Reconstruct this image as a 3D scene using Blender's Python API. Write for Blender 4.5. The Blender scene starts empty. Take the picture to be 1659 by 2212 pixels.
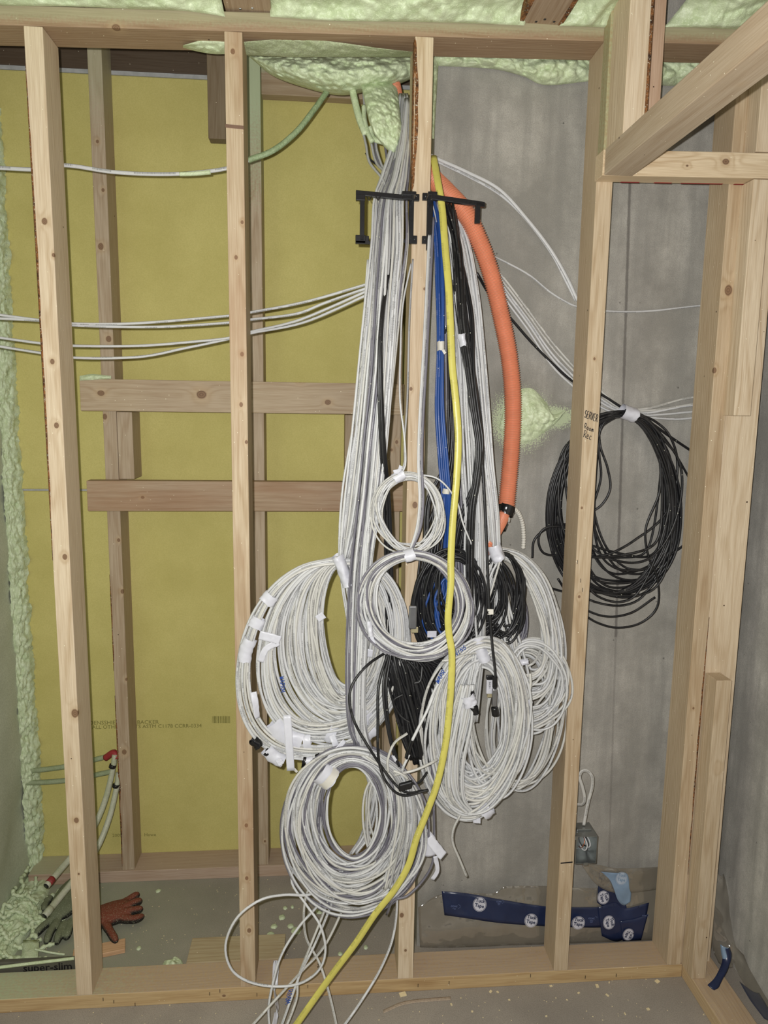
import bpy, bmesh, math, random
import numpy as np
from mathutils import Vector, Matrix, noise

# ------------------------------------------------------------------ camera, light, exposure
W, H, FPX = 1659, 2212, 1545.07
CAM = np.array([0.6182313, -1.6502347, 1.5078481])
RX, RY, RZ = 1.4244394, -0.0137076, -0.0808192
scene = bpy.context.scene
COL = scene.collection
def _rot():
    cx, sx = math.cos(RX), math.sin(RX); cy, sy = math.cos(RY), math.sin(RY); cz, sz = math.cos(RZ), math.sin(RZ)
    X = np.array([[1, 0, 0], [0, cx, -sx], [0, sx, cx]]); Y = np.array([[cy, 0, sy], [0, 1, 0], [-sy, 0, cy]])
    Z = np.array([[cz, -sz, 0], [sz, cz, 0], [0, 0, 1]])
    return Z @ Y @ X
ROT = _rot()
cam_data = bpy.data.cameras.new('camera'); cam = bpy.data.objects.new('camera', cam_data); COL.objects.link(cam)
cam_data.sensor_fit = 'HORIZONTAL'; cam_data.sensor_width = 36; cam_data.lens = 36 * FPX / W
cam_data.clip_start = 0.02
m4 = Matrix([list(r) for r in ROT]).to_4x4(); m4.translation = Vector(CAM); cam.matrix_world = m4
scene.camera = cam
scene.view_settings.view_transform = 'Standard'; scene.view_settings.look = 'None'
scene.view_settings.exposure = -0.2; scene.view_settings.gamma = 1; scene.view_settings.use_curve_mapping = False
world = bpy.data.worlds.new('world'); scene.world = world; world.use_nodes = True
world.node_tree.nodes['Background'].inputs[0].default_value = (0.9, 0.95, 1.0, 1)
world.node_tree.nodes['Background'].inputs[1].default_value = 0.07
# the phone's flash, a small lamp just up and left of the lens
ld = bpy.data.lights.new('flash_lamp', 'POINT'); ld.energy = 116; ld.color = (1.0, 0.985, 0.955); ld.shadow_soft_size = 0.006
lo = bpy.data.objects.new('flash_lamp', ld); COL.objects.link(lo)
lo.location = Vector(CAM + ROT @ np.array([-0.026, 0.022, 0.0]))

rnd = random.Random(7); nrs = np.random.RandomState(7)
R = math.radians

def at(u, v, y):
    d = ROT @ np.array([(u - W / 2) / FPX, -(v - H / 2) / FPX, -1.0])
    return CAM + d * (y - CAM[1]) / d[1]
def atz(u, v, z):
    d = ROT @ np.array([(u - W / 2) / FPX, -(v - H / 2) / FPX, -1.0])
    return CAM + d * (z - CAM[2]) / d[2]

# ------------------------------------------------------------------ helpers
def lin(r, g, b):
    f = lambda c: (c / 255 / 12.92) if c / 255 <= 0.04045 else ((c / 255 + 0.055) / 1.055) ** 2.4
    return (f(r), f(g), f(b), 1)

def tag(o, label=None, cat=None, group=None, kind=None):
    if label: o['label'] = label
    if cat: o['category'] = cat
    if group: o['group'] = group
    if kind: o['kind'] = kind
    return o

def link(name, me, mat=None, parent=None):
    o = bpy.data.objects.new(name, me)
    if mat is not None and me is not None and not me.materials: me.materials.append(mat)
    COL.objects.link(o)
    if parent is not None:
        o.parent = parent; o.matrix_parent_inverse = Matrix.Translation(-parent.location) if parent.rotation_euler == parent.rotation_euler else Matrix()
    return o

def empty(name, loc, label, cat, group=None):
    o = bpy.data.objects.new(name, None); COL.objects.link(o); o.location = Vector(loc); o.empty_display_size = 0.02
    return tag(o, label, cat, group)

class Mat:
    def __init__(s, name, rough=0.6, spec=0.5, metal=0.0):
        s.m = bpy.data.materials.new(name); s.m.use_nodes = True
        s.nt = s.m.node_tree; s.b = s.nt.nodes['Principled BSDF']
        s.b.inputs['Roughness'].default_value = rough
        s.b.inputs['Specular IOR Level'].default_value = spec
        s.b.inputs['Metallic'].default_value = metal
    def n(s, t, **kw):
        nd = s.nt.nodes.new(t)
        for k, v in kw.items():
            if k.startswith('_'): setattr(nd, k[1:], v)
            else:
                key = k.replace('__', ' ')
                nd.inputs[int(key[1:]) if key[0] == 'i' and key[1:].isdigit() else key].default_value = v
        return nd
    def l(s, a, b): s.nt.links.new(a, b)
    def math(s, op, a, b=None, c=None, clamp=False):
        nd = s.nt.nodes.new('ShaderNodeMath'); nd.operation = op; nd.use_clamp = clamp
        for i, x in enumerate((a, b, c)):
            if x is None: continue
            if isinstance(x, (int, float)): nd.inputs[i].default_value = x
            else: s.l(x, nd.inputs[i])
        return nd.outputs[0]
    def mix(s, fac, a, b, mode='MIX'):
        nd = s.nt.nodes.new('ShaderNodeMix'); nd.data_type = 'RGBA'; nd.blend_type = mode; nd.clamp_factor = True
        for i, x in ((0, fac), (6, a), (7, b)):
            if isinstance(x, (int, float, tuple)): nd.inputs[i].default_value = x
            else: s.l(x, nd.inputs[i])
        return nd.outputs[2]
    def noise(s, vec, scale, detail=3, rough=0.55):
        nd = s.n('ShaderNodeTexNoise'); nd.inputs['Scale'].default_value = scale
        nd.inputs['Detail'].default_value = detail; nd.inputs['Roughness'].default_value = rough
        if vec is not None: s.l(vec, nd.inputs['Vector'])
        return nd.outputs[0]
    def ramp(s, x, lo, hi):
        nd = s.n('ShaderNodeMapRange'); nd.clamp = True
        nd.inputs[1].default_value = lo; nd.inputs[2].default_value = hi
        s.l(x, nd.inputs[0]); return nd.outputs[0]
    def coords(s): return s.n('ShaderNodeTexCoord').outputs['Object']
    def bump(s, h, strength=0.3, dist=0.002):
        nd = s.n('ShaderNodeBump'); nd.inputs['Strength'].default_value = strength; nd.inputs['Distance'].default_value = dist
        s.l(h, nd.inputs['Height']); s.l(nd.outputs[0], s.b.inputs['Normal'])
    def color(s, c):
        if isinstance(c, tuple): s.b.inputs['Base Color'].default_value = c
        else: s.l(c, s.b.inputs['Base Color'])

def plain(name, rgb, rough=0.5, spec=0.5, metal=0.0, var=0.12, scale=60, bump=0.0):
    m = Mat(name, rough, spec, metal)
    c = lin(*rgb); d = tuple(x * (1 - var) for x in c[:3]) + (1,); e = tuple(min(1, x * (1 + var)) for x in c[:3]) + (1,)
    n = m.noise(m.coords(), scale, 3)
    m.color(m.mix(m.ramp(n, 0.3, 0.7), d, e))
    if bump: m.bump(n, bump, 0.002)
    return m.m

_wc = [0]
def wood(axis='z', base=(205, 182, 146), knots=(), green=0.0, bf=-.0445, gslope=0.0, dark=0.0, rings=330, pith=None, stain=0.0, dust=0.0, gaxis=None, gpos=0, glen=0.1, grey=0.0):
    """lumber: growth rings around a pith running along axis, bent by knots (cross, length, radius) in object space"""
    _wc[0] += 1
    m = Mat('lumber_%d' % _wc[0], 0.62, 0.35)
    sep = m.n('ShaderNodeSeparateXYZ'); tc = m.coords(); m.l(tc, sep.inputs[0])
    x, y, z = sep.outputs
    if axis == 'z': a, b, l = x, y, z
    elif axis == 'x': a, b, l = z, y, x
    else: a, b, l = x, z, y
    r = random.Random(_wc[0] * 13)
    seed = r.uniform(0, 50)
    if pith is None: pith = (r.choice([-1, 1]) * r.uniform(.0, .03), r.uniform(.02, .07))
    comb = m.n('ShaderNodeCombineXYZ')
    m.l(m.math('MULTIPLY', a, 1.0), comb.inputs[0]); m.l(b, comb.inputs[1]); m.l(m.math('MULTIPLY_ADD', l, 0.12, seed), comb.inputs[2])
    cv = comb.outputs[0]
    wob = m.noise(cv, 14, 2); wob2 = m.noise(cv, 60, 2)
    da = m.math('ADD', a, -pith[0]); db = m.math('ADD', b, -pith[1])
    dist = m.math('SQRT', m.math('ADD', m.math('MULTIPLY', da, da), m.math('MULTIPLY', db, db)))
    dist = m.math('ADD', dist, m.math('MULTIPLY_ADD', wob, 0.052, -0.026))
    dist = m.math('ADD', dist, m.math('MULTIPLY_ADD', wob2, 0.004, -0.002))
    kmask = None; kd = None
    for (ka, kl, kr) in knots:
        u_ = m.math('ADD', a, -ka); v_ = m.math('MULTIPLY', m.math('ADD', l, -kl), 0.8)
        w_ = m.math('MULTIPLY', m.math('ADD', b, -bf), 0.55); d2 = m.math('SQRT', m.math('ADD', m.math('MULTIPLY', w_, w_), m.math('ADD', m.math('MULTIPLY', u_, u_), m.math('MULTIPLY', v_, v_))))
        q = m.math('DIVIDE', d2, kr)
        bend = m.math('MULTIPLY', m.math('POWER', 2.718, m.math('MULTIPLY', m.math('MULTIPLY', q, q), -0.22)), kr * 1.3)
        dist = m.math('ADD', dist, bend)
        kd = q if kd is None else m.math('MINIMUM', kd, q)
    ring = m.math('SINE', m.math('MULTIPLY', dist, rings * 2.6))
    ring = m.math('MULTIPLY_ADD', ring, 0.5, 0.5)
    ring = m.math('POWER', ring, 2.2)
    c0 = lin(*base); cd = lin(*(max(0, int(q * f)) for q, f in zip(base, (0.89, 0.85, 0.80))))
    amp_ = m.ramp(m.noise(cv, 30, 2), 0.25, 0.75)
    col = m.mix(m.math('MULTIPLY', ring, m.math('MULTIPLY_ADD', amp_, 0.75, 0.12)), c0, cd)
    # fine fibres
    comb2 = m.n('ShaderNodeCombineXYZ'); m.l(a, comb2.inputs[0]); m.l(b, comb2.inputs[1]); m.l(m.math('MULTIPLY_ADD', l, 0.03, seed), comb2.inputs[2])
    fib = m.noise(comb2.outputs[0], 420, 3)
    col = m.mix(m.ramp(fib, 0.35, 0.8), col, m.mix(1.0, col, lin(226, 218, 208), 'MULTIPLY'))
    blot = m.noise(cv, 7, 3)
    col = m.mix(m.math('MULTIPLY', m.ramp(blot, 0.45, 0.75), 0.55), col, m.mix(1.0, col, lin(224, 212, 198), 'MULTIPLY'))
    if grey: col = m.mix(grey, col, lin(150, 140, 125))
    if kd is not None:
        kn = m.math('ADD', kd, m.math('MULTIPLY_ADD', wob2, 0.6, -0.3))
        col = m.mix(m.math('MULTIPLY', m.math('SUBTRACT', 1.0, m.ramp(kn, 0.8, 2.6)), 0.5), col, lin(186, 160, 126))
        krings = m.math('MULTIPLY_ADD', m.math('SINE', m.math('MULTIPLY', kd, 16)), 0.25, 0.75)
        kc = m.mix(krings, lin(78, 58, 44), lin(142, 112, 86))
        col = m.mix(m.math('SUBTRACT', 1.0, m.ramp(kn, 0.75, 1.0)), col, kc)
    # nail dimples and specks of dirt
    sp = m.n('ShaderNodeTexVoronoi'); sp.inputs['Scale'].default_value = 28; m.l(tc, sp.inputs['Vector'])
    spots = m.math('LESS_THAN', sp.outputs['Distance'], 0.06)
    ws = m.n('ShaderNodeTexWhiteNoise'); m.l(sp.outputs['Position'], ws.inputs['Vector'])
    dk = m.math('MULTIPLY', spots, m.math('GREATER_THAN', ws.outputs[0], 0.86))
    col = m.mix(dk, col, lin(70, 50, 36))
    sp2 = m.n('ShaderNodeTexVoronoi'); sp2.inputs['Scale'].default_value = 120; m.l(tc, sp2.inputs['Vector'])
    ws2 = m.n('ShaderNodeTexWhiteNoise'); m.l(sp2.outputs['Position'], ws2.inputs['Vector'])
    wh = m.math('MULTIPLY', m.math('LESS_THAN', sp2.outputs['Distance'], 0.13), m.math('GREATER_THAN', ws2.outputs[0], 0.93))
    col = m.mix(wh, col, lin(235, 228, 205))
    if stain:
        col = m.mix(m.math('MULTIPLY', m.ramp(m.noise(cv, 22, 3), 0.42, 0.62), stain), col, lin(150, 104, 70))
    if dust:   # settled construction dust on the upward face
        g_ = m.n('ShaderNodeNewGeometry'); sn = m.n('ShaderNodeSeparateXYZ'); m.l(g_.outputs['Normal'], sn.inputs[0])
        col = m.mix(m.math('MULTIPLY', m.math('GREATER_THAN', sn.outputs[2], 0.7), m.math('MULTIPLY', m.ramp(m.noise(tc, 160, 3), .15, .6), dust)), col, lin(178, 158, 138))
    if green:
        gsrc = m.noise(tc, 180, 3)
        thr = 0.5
        if gaxis is not None:
            g = sep.outputs['XYZ'.index(gaxis)]
            if gslope: g = m.math('SUBTRACT', g, m.math('MULTIPLY', x, gslope))
            edge = m.ramp(m.math('MULTIPLY', m.math('ADD', g, -gpos), 1.0 / glen), 0.0, 1.0)
            gm = m.ramp(m.math('ADD', m.math('MULTIPLY_ADD', gsrc, 0.9, -0.45), edge), 0.25, 0.8)
            gm = m.math('MULTIPLY', gm, green)
            if dust:
                gn = m.n('ShaderNodeNewGeometry'); sg = m.n('ShaderNodeSeparateXYZ'); m.l(gn.outputs['Normal'], sg.inputs[0]); gm = m.math('MULTIPLY', gm, m.math('GREATER_THAN', sg.outputs[2], 0.7))
        else:
            gm = m.math('MULTIPLY', m.ramp(gsrc, 0.35, 0.65), green)
        col = m.mix(gm, col, lin(176, 192, 156))
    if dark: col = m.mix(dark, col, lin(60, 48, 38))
    m.color(col)
    m.bump(m.math('ADD', m.math('MULTIPLY', ring, -0.3), fib), 0.25, 0.001)
    return m.m

def board(name, X, Y, Z, mat, lean=(0, 0), zs=0.0, bev=0.0016, parent=None, org=None, ragged=0.0, seed=0):
    """bevelled timber between the given x, y, z ranges; lean shifts its top, zs tilts it along x"""
    cx, cy, cz = (X[0] + X[1]) / 2, (Y[0] + Y[1]) / 2, (Z[0] + Z[1]) / 2
    bm = bmesh.new(); vs = []
    for z in (0, 1):
        for (i, j) in ((0, 0), (1, 0), (1, 1), (0, 1)):
            px, py, pz = X[i], Y[j], Z[z]
            pz += zs * (px - X[0])
            if z: px += lean[0]; py += lean[1]
            vs.append(bm.verts.new((px - cx, py - cy, pz - cz)))
    for f in ((3, 2, 1, 0), (4, 5, 6, 7), (0, 1, 5, 4), (1, 2, 6, 5), (2, 3, 7, 6), (3, 0, 4, 7)): bm.faces.new([vs[k] for k in f])
    bmesh.ops.bevel(bm, geom=bm.edges[:], offset=bev, segments=2, affect='EDGES', profile=0.5)
    me = bpy.data.meshes.new(name); bm.to_mesh(me); bm.free()
    for p in me.polygons: p.use_smooth = False
    me.materials.append(mat)
    o = bpy.data.objects.new(name, me); COL.objects.link(o)
    if parent is not None: o.parent = parent; o.location = Vector((cx, cy, cz)) - parent.location
    else: o.location = (cx, cy, cz)
    return o

def catmull(P, n):
    P = np.asarray(P, float)
    if len(P) == 2: return P[0] + (P[1] - P[0]) * np.linspace(0, 1, n)[:, None]
    Q = np.vstack([2 * P[0] - P[1], P, 2 * P[-1] - P[-2]])
    seg = np.linalg.norm(np.diff(P, axis=0), axis=1); cum = np.r_[0, np.cumsum(seg)]
    s = np.linspace(0, cum[-1], n); k = np.clip(np.searchsorted(cum, s, 'right') - 1, 0, len(P) - 2)
    t = ((s - cum[k]) / np.maximum(seg[k], 1e-9))[:, None]
    p0, p1, p2, p3 = Q[k], Q[k + 1], Q[k + 2], Q[k + 3]
    return 0.5 * (2 * p1 + (p2 - p0) * t + (2 * p0 - 5 * p1 + 4 * p2 - p3) * t ** 2 + (3 * p1 - p0 - 3 * p2 + p3) * t ** 3)

def tube_arrays(P, rx, ry=None, sides=8, closed=False, caps=True):
    """sweep an ellipse: rx across the view, ry towards the room"""
    P = np.asarray(P, float); n = len(P)
    rx = np.broadcast_to(np.asarray(rx, float), (n,)); ry = rx if ry is None else np.broadcast_to(np.asarray(ry, float), (n,))
    T = (np.roll(P, -1, 0) - np.roll(P, 1, 0)) if closed else np.gradient(P, axis=0)
    T = T / np.maximum(np.linalg.norm(T, axis=1), 1e-9)[:, None]
    B = np.cross(T, np.array([0.02, 1, 0.03])); B /= np.maximum(np.linalg.norm(B, axis=1), 1e-6)[:, None]
    N = np.cross(B, T)
    a = np.linspace(0, 2 * np.pi, sides, endpoint=False)
    V = P[:, None, :] + B[:, None, :] * (np.cos(a)[None, :, None] * rx[:, None, None]) + N[:, None, :] * (np.sin(a)[None, :, None] * ry[:, None, None])
    V = V.reshape(-1, 3)
    m = n if closed else n - 1
    i = np.arange(m)[:, None]; j = np.arange(sides)[None, :]
    i2 = (i + 1) % n; j2 = (j + 1) % sides
    F = np.stack([i * sides + j, i * sides + j2, i2 * sides + j2, i2 * sides + j], -1).reshape(-1, 4)
    L = np.r_[0, np.cumsum(np.linalg.norm(np.diff(P, axis=0), axis=1))]
    if closed: L = np.r_[L, L[-1] + np.linalg.norm(P[0] - P[-1])]
    l0 = L[np.arange(m)]; l1 = L[np.arange(m) + 1]
    jj = np.arange(sides) / sides
    uv = np.zeros((m, sides, 4, 2))
    uv[:, :, 0, 0] = l0[:, None]; uv[:, :, 1, 0] = l0[:, None]; uv[:, :, 2, 0] = l1[:, None]; uv[:, :, 3, 0] = l1[:, None]
    uv[:, :, 0, 1] = jj; uv[:, :, 3, 1] = jj; uv[:, :, 1, 1] = jj + 1 / sides; uv[:, :, 2, 1] = jj + 1 / sides
    return V, F, uv.reshape(-1, 2), (not closed and caps)

def mesh_from(name, V, F, uv=None, caps=None, smooth=True):
    me = bpy.data.meshes.new(name)
    nq = len(F); polys = nq
    loops = F.reshape(-1); start = np.arange(nq) * 4; tot = np.full(nq, 4)
    if caps:
        n = len(V); s = caps
        loops = np.r_[loops, np.arange(s)[::-1], np.arange(n - s, n)]
        start = np.r_[start, nq * 4, nq * 4 + s]; tot = np.r_[tot, s, s]; polys += 2
        if uv is not None: uv = np.vstack([uv, np.zeros((2 * s, 2))])
    me.vertices.add(len(V)); me.vertices.foreach_set('co', np.ascontiguousarray(V, dtype=np.float32).ravel())
    me.loops.add(len(loops)); me.loops.foreach_set('vertex_index', loops.astype(np.int32))
    me.polygons.add(polys); me.polygons.foreach_set('loop_start', start.astype(np.int32)); me.polygons.foreach_set('loop_total', tot.astype(np.int32))
    me.polygons.foreach_set('use_smooth', np.full(polys, smooth))
    if uv is not None:
        lay = me.uv_layers.new(name='UVMap'); lay.data.foreach_set('uv', np.ascontiguousarray(uv, dtype=np.float32).ravel())
    me.update(calc_edges=True); me.validate()
    return me

def tube(name, P, r, mat, parent=None, ry=None, sides=8, closed=False, caps=True):
    V, F, uv, cp = tube_arrays(P, r, ry, sides, closed, caps)
    off = np.array(parent.location) if parent is not None else P[0] * 0 + np.asarray(P[0])
    me = mesh_from(name, V - off, F, uv, sides if cp else None)
    me.materials.append(mat)
    o = bpy.data.objects.new(name, me); COL.objects.link(o)
    if parent is not None: o.parent = parent
    else: o.location = Vector(off)
    return o

def flo(u, v, z=.004):
    """a picture point on the floor, as (u, v, depth)"""
    return (u, v, atz(u, v, z)[1])
def pxpath(pts, n=40):
    """pts: (u, v, y) picture position and depth"""
    return catmull([at(*p) for p in pts], n)

def grid_mesh(name, Pts, mat, parent=None, smooth=True, flip=False, thick=0.0, back=None):
    """Pts: (a, b, 3) grid of points -> surface"""
    a, b = Pts.shape[:2]
    V = Pts.reshape(-1, 3)
    i = np.arange(a - 1)[:, None]; j = np.arange(b - 1)[None, :]
    F = np.stack([i * b + j, i * b + j + 1, (i + 1) * b + j + 1, (i + 1) * b + j], -1).reshape(-1, 4)
    if flip: F = F[:, ::-1]
    off = np.array(parent.location) if parent is not None else V.mean(0)
    if back is not None or thick:
        dirv = np.array(back if back is not None else (0, thick, 0))
        n = len(V); V2 = V + dirv
        edge = list(range(b)) + [k * b + b - 1 for k in range(1, a)] + [(a - 1) * b + k for k in range(b - 2, -1, -1)] + [k * b for k in range(a - 2, 0, -1)]
        E = np.array(edge); E2 = np.roll(E, -1)
        side = np.stack([E, E + n, E2 + n, E2], -1)
        F = np.vstack([F, (F[:, ::-1] + n), side if not flip else side[:, ::-1]])
        V = np.vstack([V, V2])
    me = mesh_from(name, V - off, F, None, None, smooth)
    me.materials.append(mat)
    o = bpy.data.objects.new(name, me); COL.objects.link(o)
    if parent is not None: o.parent = parent
    else: o.location = Vector(off)
    return o

def text(s, u, v, y, size, mat, parent, rot=0.0, flip=False, bold=0.0, font_scale=(1, 1), name='lettering', loc=None, rx=90, rz=0):
    c = bpy.data.curves.new(name, 'FONT'); c.body = s; c.size = size; c.align_x = 'CENTER'; c.align_y = 'CENTER'; c.offset = bold; c.extrude = 0.0001
    c.resolution_u = 2
    t = bpy.data.objects.new(name, c); COL.objects.link(t)
    bpy.context.view_layer.update()
    dg = bpy.context.evaluated_depsgraph_get()
    me = bpy.data.meshes.new_from_object(t.evaluated_get(dg)); bpy.data.objects.remove(t)
    me.materials.clear(); me.materials.append(mat)
    for p in me.polygons: p.use_smooth = False
    o = bpy.data.objects.new(name, me); COL.objects.link(o)
    P = Vector(at(u, v, y)) if loc is None else Vector(loc)
    o.parent = parent; o.location = P - parent.location
    o.rotation_euler = (Matrix.Rotation(R(rz), 3, 'Z') @ Matrix.Rotation(R(rx), 3, 'X') @ Matrix.Rotation(R(rot), 3, 'Z')).to_euler()
    o.scale = (font_scale[0], font_scale[1], 1)
    return o

STROKES = {  # pen strokes of a hand, in a unit box
 'S': [[(.9, .9), (.5, 1), (.15, .8), (.3, .55), (.7, .45), (.85, .2), (.5, 0), (.05, .12)]],
 'E': [[(.8, 1), (.15, .95), (.1, .5), (.15, .02), (.85, .0)], [(.12, .5), (.7, .55)]],
 'R': [[(.1, 0), (.15, 1)], [(.05, .95), (.6, 1), (.85, .75), (.6, .5), (.15, .45)], [(.4, .47), (.95, 0)]],
 'V': [[(.05, 1), (.45, 0), (.9, 1)]], 'o': [[(.5, .55), (.15, .4), (.2, .05), (.6, 0), (.8, .3), (.5, .55)]],
 'm': [[(.05, 0), (.1, .5), (.12, .35), (.35, .55), (.45, .05)], [(.45, .35), (.7, .55), (.85, .05)]],
 'e': [[(.15, .3), (.75, .35), (.6, .58), (.25, .5), (.12, .2), (.4, 0), (.85, .1)]],
 'c': [[(.8, .5), (.4, .55), (.12, .3), (.3, 0), (.85, .05)]],
 'D': [[(.1, 0), (.15, 1)], [(.05, 1), (.6, .95), (.9, .5), (.6, .05), (.05, 0)]],
 'I': [[(.4, 0), (.45, 1)]], 'N': [[(.1, 0), (.15, 1), (.75, .02), (.85, 1)]],
 'G': [[(.85, .85), (.5, 1), (.1, .6), (.2, .1), (.6, 0), (.9, .2), (.85, .45), (.5, .45)]],
 'O': [[(.5, 1), (.1, .6), (.3, 0), (.75, .1), (.9, .6), (.5, 1)]],
 'T': [[(.0, 1), (.95, .97)], [(.5, .98), (.45, 0)]], 'W': [[(0, 1), (.25, 0), (.5, .8), (.72, 0), (1, 1)]],
 'K': [[(.1, 0), (.12, 1)], [(.85, 1), (.15, .45), (.9, 0)]], 'P': [[(.1, 0), (.15, 1)], [(.1, 1), (.8, .9), (.75, .5), (.15, .45)]],
 'A': [[(0, 0), (.45, 1), (.9, 0)], [(.2, .4), (.75, .42)]], 'X': [[(0, 0), (.9, 1)], [(0, 1), (.9, 0)]], 'M': [[(0, 0), (.1, 1), (.5, .3), (.85, 1), (.95, 0)]],
}
def scribble(s, origin, right, up, size, mat, parent, r=0.0007, name='handwriting', xs=1.0):
    right = np.array(right, float); up = np.array(up, float); right /= np.linalg.norm(right); up /= np.linalg.norm(up)
    Vs, Fs, off = [], [], 0
    for k, ch in enumerate(s):
        for st in STROKES.get(ch, []):
            P = catmull([np.array(origin) + right * size * xs * (k * 0.78 + 0.7 * p[0] * 0.95) + up * size * p[1] for p in st], 6 * len(st))
            V, F, uv, cp = tube_arrays(P, r, r * 0.4, 5)
            Vs.append(V); Fs.append(F + off); off += len(V)
    me = mesh_from(name, np.vstack(Vs) - np.array(parent.location), np.vstack(Fs)); me.materials.append(mat)
    o = bpy.data.objects.new(name, me); COL.objects.link(o); o.parent = parent
    return o

# ------------------------------------------------------------------ materials
def foam_mat(name='spray_foam', rgb=(206, 218, 184), dirt=0.0, rough=0.42, bump=0.5):
    m = Mat(name, rough, 0.45)
    tc = m.coords(); n = m.noise(tc, 38, 4); f = m.noise(tc, 260, 2)
    c0 = lin(*rgb); c1 = lin(*(int(x * k) for x, k in zip(rgb, (.90, .92, .86)))); c2 = lin(*(min(255, int(x * 1.08)) for x in rgb))
    col = m.mix(m.ramp(n, 0.3, 0.6), c1, c0); col = m.mix(m.ramp(f, 0.55, 0.75), col, c2)
    if dirt: col = m.mix(m.math('MULTIPLY', m.ramp(f, 0.35, 0.6), dirt), col, lin(96, 92, 74))
    m.color(col); m.bump(m.math('ADD', m.math('MULTIPLY', n, 1.2), m.math('MULTIPLY', f, 0.35)), bump, 0.006)
    return m.m
FOAM = foam_mat()
FOAM_DUST = foam_mat('overspray_foam', (186, 196, 160), 0.35, 0.7)

def concrete_mat(name, rgb, seams=(), splat=None, streak=0.42):
    m = Mat(name, 0.8, 0.3)
    g = m.n('ShaderNodeNewGeometry'); sep = m.n('ShaderNodeSeparateXYZ'); m.l(g.outputs['Position'], sep.inputs[0]); x, y, z = sep.outputs
    tc = g.outputs['Position']
    mp = m.n('ShaderNodeMapping'); mp.inputs['Scale'].default_value = (6, 6, 0.6); m.l(tc, mp.inputs[0])
    n1 = m.noise(tc, 5, 5, 0.65); n2 = m.noise(mp.outputs[0], 4, 4, 0.6); n3 = m.noise(tc, 420, 2); n4 = m.noise(tc, 55, 4, 0.7)
    c = lin(*rgb); d = lin(*(int(q * .83) for q in rgb)); e = lin(*(int(q * 1.08) for q in rgb))
    col = m.mix(m.ramp(n1, 0.35, 0.65), d, e)
    col = m.mix(m.math('MULTIPLY', m.ramp(n2, 0.4, 0.65), streak * 1.6), col, lin(*(int(q * .80) for q in rgb)))
    col = m.mix(m.math('MULTIPLY', m.ramp(n4, 0.42, 0.7), 0.35), col, d)
    col = m.mix(m.math('MULTIPLY', m.ramp(n3, 0.35, 0.7), 0.42), col, lin(*(int(q * .70) for q in rgb)))
    v = m.n('ShaderNodeTexVoronoi'); v.inputs['Scale'].default_value = 34; m.l(tc, v.inputs['Vector'])
    w = m.n('ShaderNodeTexWhiteNoise'); m.l(v.outputs['Position'], w.inputs['Vector'])
    pit = m.math('MULTIPLY', m.math('LESS_THAN', m.math('ADD', v.outputs['Distance'], m.math('MULTIPLY', n4, 0.1)), 0.13), m.math('GREATER_THAN', w.outputs[0], 0.84))
    col = m.mix(m.math('MULTIPLY', pit, 0.6), col, lin(78, 76, 72))
    for (sx, slope, z0, z1, wd, st) in seams:
        d_ = m.math('ABSOLUTE', m.math('SUBTRACT', x, m.math('MULTIPLY_ADD', z, slope, sx)))
        d_ = m.math('ADD', d_, m.math('MULTIPLY_ADD', n4, 0.006, -0.003))
        k = m.math('SUBTRACT', 1.0, m.ramp(d_, wd * 0.4, wd))
        k = m.math('MULTIPLY', k, m.math('MULTIPLY', m.math('GREATER_THAN', z, z0), m.math('LESS_THAN', z, z1)))
        col = m.mix(m.math('MULTIPLY', k, st), col, lin(92, 88, 84))
    if splat:   # a halo of overspray droplets around the foam blot
        sx, sz, rx_, rz_ = splat
        a = m.math('DIVIDE', m.math('ADD', x, -sx), rx_); b = m.math('DIVIDE', m.math('ADD', z, -sz), rz_)
        dd = m.math('SQRT', m.math('ADD', m.math('MULTIPLY', a, a), m.math('MULTIPLY', b, b)))
        a2 = m.math('DIVIDE', m.math('ADD', x, -sx - .075), .085); b2 = m.math('DIVIDE', m.math('ADD', z, -sz - .008), .034)
        dd = m.math('MINIMUM', dd, m.math('SQRT', m.math('ADD', m.math('MULTIPLY', a2, a2), m.math('MULTIPLY', b2, b2))))
        dots = m.noise(tc, 330, 2)
        col = m.mix(m.math('MULTIPLY', m.math('SUBTRACT', 1.0, m.ramp(dd, 1.05, 1.75)), 0.35), col, lin(84, 82, 70))
        g1 = m.ramp(m.math('SUBTRACT', m.math('MULTIPLY_ADD', dots, 1.7, 0.05), dd), 0.0, 0.22)
        col = m.mix(m.math('MULTIPLY', g1, .85), col, lin(184, 196, 160))
    m.color(col); m.bump(m.math('ADD', m.math('ADD', n3, m.math('MULTIPLY', n4, 0.8)), m.math('MULTIPLY', pit, -1.0)), 0.35, 0.002)
    return m.m

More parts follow.
